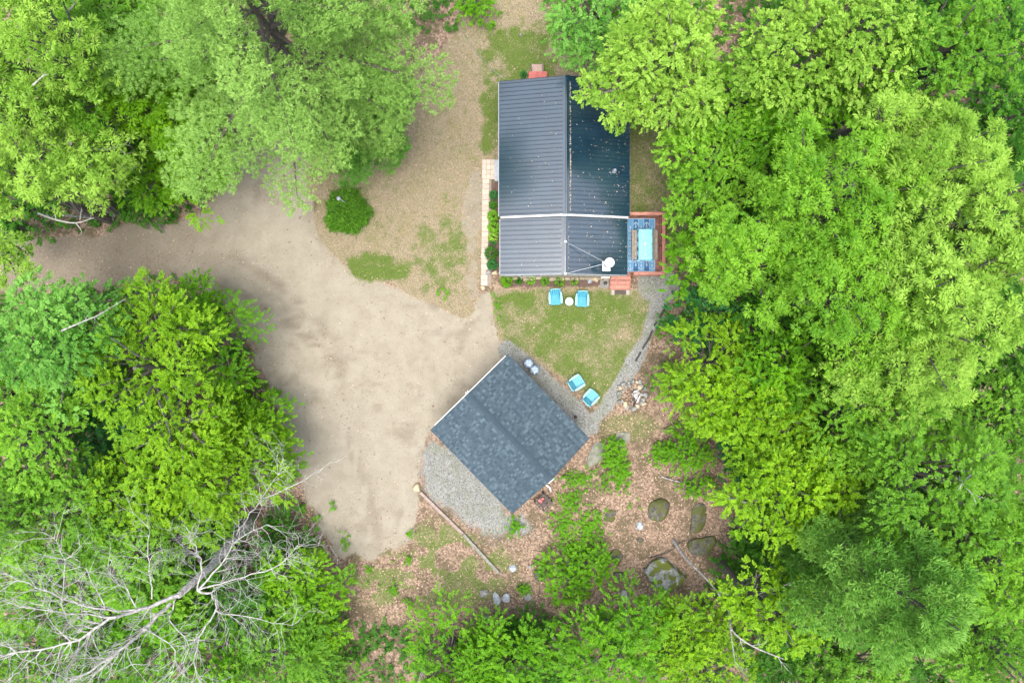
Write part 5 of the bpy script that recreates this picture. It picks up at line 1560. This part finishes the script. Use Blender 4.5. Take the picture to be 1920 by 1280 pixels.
for (px, py, r, h, lf, n, ll, ww, lab) in (
    (926, 367, 9, .5, 'teal', 60, .09, .06, 'rounded dark green plant, northernmost in the bed by the walkway'),
    (925, 386, 8, .35, 'deep', 34, .12, .06, 'dark green plant second from the north in the walkway bed'),
    (925, 407, 11, .4, 'fresh', 40, .17, .08, 'pale green leafy plant by the step in the cabin roof line'),
    (926, 428, 11, .4, 'fresh', 40, .17, .08, 'pale green leafy plant just below the other pale one in the walkway bed'),
    (925, 446, 9, .35, 'yellow', 30, .14, .06, 'yellowish green plant in the middle of the walkway bed'),
    (925, 455, 6, .25, 'teal', 20, .10, .05, 'small bluish green plant below the yellowish one'),
    (921, 476, 12, .5, 'deep', 60, .22, .03, 'dark grassy plant touching the walkway'),
    (923, 497, 11, .5, 'teal', 70, .10, .07, 'rounded green plant at the south end of the walkway bed'),
    (950, 527, 11, .4, 'vivid', 50, .20, .045, 'largest bright green plant at the west end of the south bed'),
    (973, 527, 6, .25, 'deep', 22, .12, .05, 'small dark plant second from the west in the south bed'),
    (995, 526, 8, .3, 'fresh', 30, .16, .05, 'light green plant third from the west in the south bed'),
    (1021, 527, 8, .3, 'mid', 30, .16, .05, 'green plant fourth from the west in the south bed'),
    (1049, 528, 9, .3, 'mid', 34, .18, .04, 'spiky green plant behind the western turquoise chair'),
    (1076, 528, 7, .2, 'fresh', 18, .14, .035, 'sparse plant at the east end of the south bed'),
    (982, 143, 6, .5, 'teal', 40, .10, .06, 'small dark shrub beside the red landing north of the cabin')):
    plant(px, py, r, h, LEAF[lf], '', lab, n, ll, ww)
# the round daylily clump beside the drive
rng = np.random.RandomState(77)
rb = tag(empty('round_shrub', P(653, 398)), 'dense round dark green grassy shrub alone beside the driveway', 'shrub')
N = 9000
a = rng.rand(N) * 6.283; rr = np.sqrt(rng.rand(N))
wob = 1 + .07 * np.cos(3 * a + 1) + .06 * np.cos(5 * a) + .05 * np.cos(11 * a) + .07 * rng.randn(N) * rr
R = 39 * G
p = np.stack([np.cos(a) * rr * R * wob, np.sin(a) * rr * R * wob * 1.02, .10 + .80 * (1 - rr ** 3) * (.55 + .45 * rng.rand(N)) * (.7 + .6 * vnoise(np.cos(a) * rr * 5 + 9, np.sin(a) * rr * 5 + 9))], 1)
d_ = np.stack([np.cos(a) * .5, np.sin(a) * .5, .35 * rng.rand(N)], 1) + rng.randn(N, 3) * np.array([.6, .6, .2])
q = leaf_quads(p, d_, rng.randn(N, 3) * .5 + UP, .16 * (.7 + .6 * rng.rand(N)), .04 * np.ones(N))
RSH = mat_leaf('dense dark shrub leaves', (.02, .085, .004), (.13, .30, .02))
quick_mesh('foliage', q, 4, rng.rand(N), RSH, rb)
m = MB()
for k in range(14):
    a_ = k * .63; m.tube([(cos(a_) * .1, sin(a_) * .1, -.05), (cos(a_) * .5, sin(a_) * .5, .5), (cos(a_) * .8, sin(a_) * .8, .75)], [.03, .02, .008], 5)
m.build('stems', BARKD, rb)
m = MB(); m.tube([(0, 0, -.1), (0, 0, .98)], [.02, .02], 6); m.bar((0, 0, .97), (.32, -.2, .93), .03, .02); m.lathe([(.001, .94), (.10, .96), (.12, 1.0), (.08, 1.04), (.001, 1.05)], 12)
o = m.build('garden_stake', GUTTER); o.location = P(640, 376, .4); o.location.z = 0; tag(o, 'small pale grey garden stake sticking out of the round shrub', 'garden stake')

# ------------------------------------------------------------------ ground litter, grass, gravel: nobody could count them
def scatter(rng, n, box):
    x = box[0] + rng.rand(n) * (box[1] - box[0]); y = box[2] + rng.rand(n) * (box[3] - box[2])
    return x, y
def in_building(px, py):
    h_ = (px > 943) & (px < 1160) & (py > 190) & (py < 520)
    gx, gy = (px - 956) * G, (814 - py) * G + 0
    u = gx * cos(-GA) - gy * sin(-GA); v = gx * sin(-GA) + gy * cos(-GA)
    return h_ | ((np.abs(u) < 2.9) & (np.abs(v) < 2.6))
rng = np.random.RandomState(31)
# leaf litter
px, py = scatter(rng, 150000, (-60, 1980, -40, 1320))
D, Lw, Gv, gr, bw, mu = zones(px, py)
lit = 1 - np.maximum.reduce([D, Lw, Gv, mu])
vis = np.maximum.reduce([sstep(-.2, .3, ell(px, py, 1200, 960, 260, 240)), sstep(-.2, .3, ell(px, py, 850, 1090, 260, 130)), 1.0 * (np.abs(px - 545) < 90) * (np.abs(py - 980) < 130)])
pr = lit * (.10 + .9 * vis) + .05 * D * (1 + 4 * bw) + .05 * Lw + .02 * Gv + .4 * Lw * vis * (py > 700)
pr = pr * np.clip(.35 + 1.5 * (fbm(px / 25 + 2, py / 25, 3) - .2), .25, 1.2)
k = (rng.rand(len(px)) < pr) & ~in_building(px, py)
px, py = px[k], py[k]
X, Y = (px - 960) * G, (640 - py) * G
n = len(X)
pos = np.stack([X, Y, relief(X, Y) + .012 + .03 * rng.rand(n)], 1)
o = quick_mesh('leaf_litter', flat_quads(rng, pos, .05 + .09 * rng.rand(n), tilt=.6, ratio=.6), 4, rng.rand(n) ** 1.2, DRYL); tag(o, 'fallen brown leaves covering the forest floor', kind='stuff')
# small dark bits on the drive
px, py = scatter(rng, 34000, (60, 1000, 60, 1060))
D, Lw, Gv, gr, bw, mu = zones(px, py)
k = (rng.rand(len(px)) < (D * (.2 + .6 * bw) + Lw * (py < 560) * .5) * (fbm(px / 30, py / 30, 3) > .43)) & ~in_building(px, py)
X, Y = (px[k] - 960) * G, (640 - py[k]) * G; n = len(X)
pos = np.stack([X, Y, relief(X, Y) + .01], 1)
o = quick_mesh('debris', flat_quads(rng, pos, .03 + .06 * rng.rand(n) ** 2, tilt=.3, ratio=.45), 4, rng.rand(n), mat_leaf('dark bits', (.035, .026, .018), (.15, .115, .075), trans=.05)); tag(o, 'small dark twigs and leaf bits on the dirt driveway and dry lawn', kind='stuff')
# grass
px, py = scatter(rng, 260000, (580, 1320, -30, 1180))
D, Lw, Gv, gr, bw, mu = zones(px, py)
k = (rng.rand(len(px)) < Lw * .75) & ~in_building(px, py)
px, py, gr = px[k], py[k], gr[k]
X, Y = (px - 960) * G, (640 - py) * G; n = len(X)
a = rng.rand(n) * 6.283
d_ = np.stack([np.cos(a), np.sin(a), .35 + .5 * rng.rand(n)], 1)
p = np.stack([X, Y, relief(X, Y) - .005], 1)
s_ = np.stack([-np.sin(a), np.cos(a), np.zeros(n)], 1) * (.014 + .011 * rng.rand(n))[:, None]
L = (.06 + .08 * rng.rand(n))[:, None]
V = np.stack([p - s_, p + s_, p + d_ * L], 1).reshape(-1, 3)
tone = np.clip(gr + (fbm(px / 9, py / 9, 3) - .5) * 1.5 + rng.randn(n) * .16, 0, 1)
GRS = NT('grass blades'); GRS.set(.7, 0, .2)
_t = GRS.attr('tone').outputs['Fac']
GRS.base(GRS.mix(GRS.rng(_t, .15, .75), (.235, .19, .12), (.072, .115, .017))); GRS = GRS.m
o = quick_mesh('grass', V, 3, tone, GRS); tag(o, 'short dry and green grass blades of the lawns', kind='stuff')
# gravel
px, py = scatter(rng, 120000, (770, 1290, 500, 1040))
D, Lw, Gv, gr, bw, mu = zones(px, py)
k = (rng.rand(len(px)) < Gv * .75) & ~in_building(px, py)
X, Y = (px[k] - 960) * G, (640 - py[k]) * G; n = len(X)
sz = .018 + .028 * rng.rand(n) ** 2
a = rng.rand(n) * 6.283
c = np.stack([X, Y, relief(X, Y) - .002], 1)
tops = c + np.stack([rng.randn(n) * .3 * sz, rng.randn(n) * .3 * sz, sz * 1.1], 1)
ring = [c + np.stack([np.cos(a + j * 2.1) * sz, np.sin(a + j * 2.1) * sz, 0 * sz], 1) for j in range(3)]
V = np.stack([ring[0], ring[1], tops, ring[1], ring[2], tops, ring[2], ring[0], tops], 1).reshape(-1, 3)
STN = NT('gravel stones'); STN.set(.85, 0, .3)
STN.base(STN.mix(STN.attr('tone').outputs['Fac'], (.075, .076, .07), (.31, .312, .295))); STN = STN.m
o = quick_mesh('gravel', V, 3, np.repeat(rng.rand(n), 3), STN); tag(o, 'loose grey gravel stones on the paths', kind='stuff')
# grit on the drive
px, py = scatter(rng, 60000, (60, 960, 200, 1060))
D, Lw, Gv, gr, bw, mu = zones(px, py)
k = (rng.rand(len(px)) < D * (.25 + .5 * (fbm(px / 40 + 3, py / 40, 3) > .5))) & ~in_building(px, py)
X, Y = (px[k] - 960) * G, (640 - py[k]) * G; n = len(X)
sz = .012 + .026 * rng.rand(n) ** 3
a = rng.rand(n) * 6.283
c = np.stack([X, Y, relief(X, Y) - .002], 1)
tops = c + np.stack([rng.randn(n) * .2 * sz, rng.randn(n) * .2 * sz, sz * .9], 1)
ring = [c + np.stack([np.cos(a + j * 2.1) * sz, np.sin(a + j * 2.1) * sz, 0 * sz], 1) for j in range(3)]
V = np.stack([ring[0], ring[1], tops, ring[1], ring[2], tops, ring[2], ring[0], tops], 1).reshape(-1, 3)
GRT = NT('sandy grit'); GRT.set(.9, 0, .2)
GRT.base(GRT.mix(GRT.attr('tone').outputs['Fac'], (.085, .068, .05), (.27, .245, .20))); GRT = GRT.m
o = quick_mesh('grit', V, 3, np.repeat(rng.rand(n), 3), GRT); tag(o, 'sandy grit and small pebbles strewn over the dirt driveway', kind='stuff')
# undergrowth: low leafy plants on the forest floor
px, py = scatter(rng, 24000, (-100, 2020, -60, 1340))
D, Lw, Gv, gr, bw, mu = zones(px, py)
lit = 1 - np.maximum.reduce([D, Lw, Gv, mu])
open_ = np.maximum.reduce([sstep(-.1, .1, ell(px, py, 1200, 950, 180, 190)), sstep(-.1, .1, ell(px, py, 850, 1090, 220, 90)), sstep(-.1, .1, ell(px, py, 1240, 740, 90, 120)), 1. * ((np.abs(px - 560) < 90) & (np.abs(py - 990) < 90))])
patch = np.zeros(len(px))
for (cx, cy, rx, ry) in ((1085, 895, 40, 20), (1070, 935, 32, 34), (1055, 985, 30, 40), (1105, 985, 32, 34), (1150, 900, 40, 22), (1080, 1025, 40, 25), (1240, 850, 30, 20), (965, 985, 22, 24), (1120, 870, 30, 20), (1180, 940, 25, 20), (1300, 910, 30, 18), (1245, 690, 40, 40), (690, 1095, 60, 14), (745, 1070, 12, 40)):
    patch = np.maximum(patch, sstep(0, .5, ell(px, py, cx, cy, rx, ry)))
k = (rng.rand(len(px)) < np.where(open_ > .3, patch * .55 * lit, (lit > .7) * .9)) & ~in_building(px, py) & ~((px > 560) & (px < 1265) & (py > 60) & (py < 1130) & (open_ < .3)) & ~((px > 840) & (px < 1265) & (py > 60) & (py < 810))
px, py = px[k], py[k]
# extra sprays inside the patches and tiny weeds on the drive edge
ex = []
for (cx, cy, rx, ry, m_) in ((1085, 895, 34, 16, 70), (1070, 935, 26, 30, 90), (1055, 985, 26, 36, 120), (1105, 985, 28, 30, 150), (1150, 900, 34, 18, 70), (1080, 1025, 36, 22, 120), (965, 985, 14, 20, 50), (1240, 850, 22, 16, 60), (625, 946, 4, 4, 8), (570, 952, 7, 6, 16), (594, 972, 5, 5, 10), (770, 998, 6, 6, 12), (767, 1048, 5, 5, 12), (740, 1106, 9, 9, 22), (766, 1125, 6, 7, 14), (694, 1064, 8, 6, 12), (649, 1010, 7, 16, 16), (523, 735, 5, 5, 12), (534, 813, 8, 7, 20), (984, 1102, 12, 10, 36), (930, 570, 8, 26, 12), (832, 548, 8, 8, 10)):
    ex.append(np.stack([cx + rng.randn(m_) * rx * .5, cy + rng.randn(m_) * ry * .5], 1))
ex = np.vstack(ex)
px, py = np.concatenate([px, ex[:, 0]]), np.concatenate([py, ex[:, 1]])
X, Y = (px - 960) * G, (640 - py) * G; n = len(X)
p = np.stack([X, Y, .08 + .30 * rng.rand(n)], 1)
axv = rng.randn(n, 3) * np.array([1, 1, .25])
bt = np.clip(fbm(px / 40, py / 40, 2) + rng.randn(n) * .12, 0, 1)
q, t = sprays_to_leaves(rng, p, axv, dict(S=1, L=9, len=.09, wid=.054, tw=.2, style='twig'), 1.0, bt)
big = np.repeat(np.concatenate([open_[k], np.ones(len(ex))]) < .3, 36)
ctr = np.repeat(p, 36, axis=0)
q[big] = ctr[big] + (q[big] - ctr[big]) * 1.9
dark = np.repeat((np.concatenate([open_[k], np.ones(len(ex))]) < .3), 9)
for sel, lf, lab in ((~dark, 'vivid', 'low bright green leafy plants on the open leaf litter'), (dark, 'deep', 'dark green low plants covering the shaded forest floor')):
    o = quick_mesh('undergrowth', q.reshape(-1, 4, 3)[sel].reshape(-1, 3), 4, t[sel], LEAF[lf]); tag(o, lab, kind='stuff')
# bits of twig and leaf on the lawn edge and the walk are part of leaf_litter
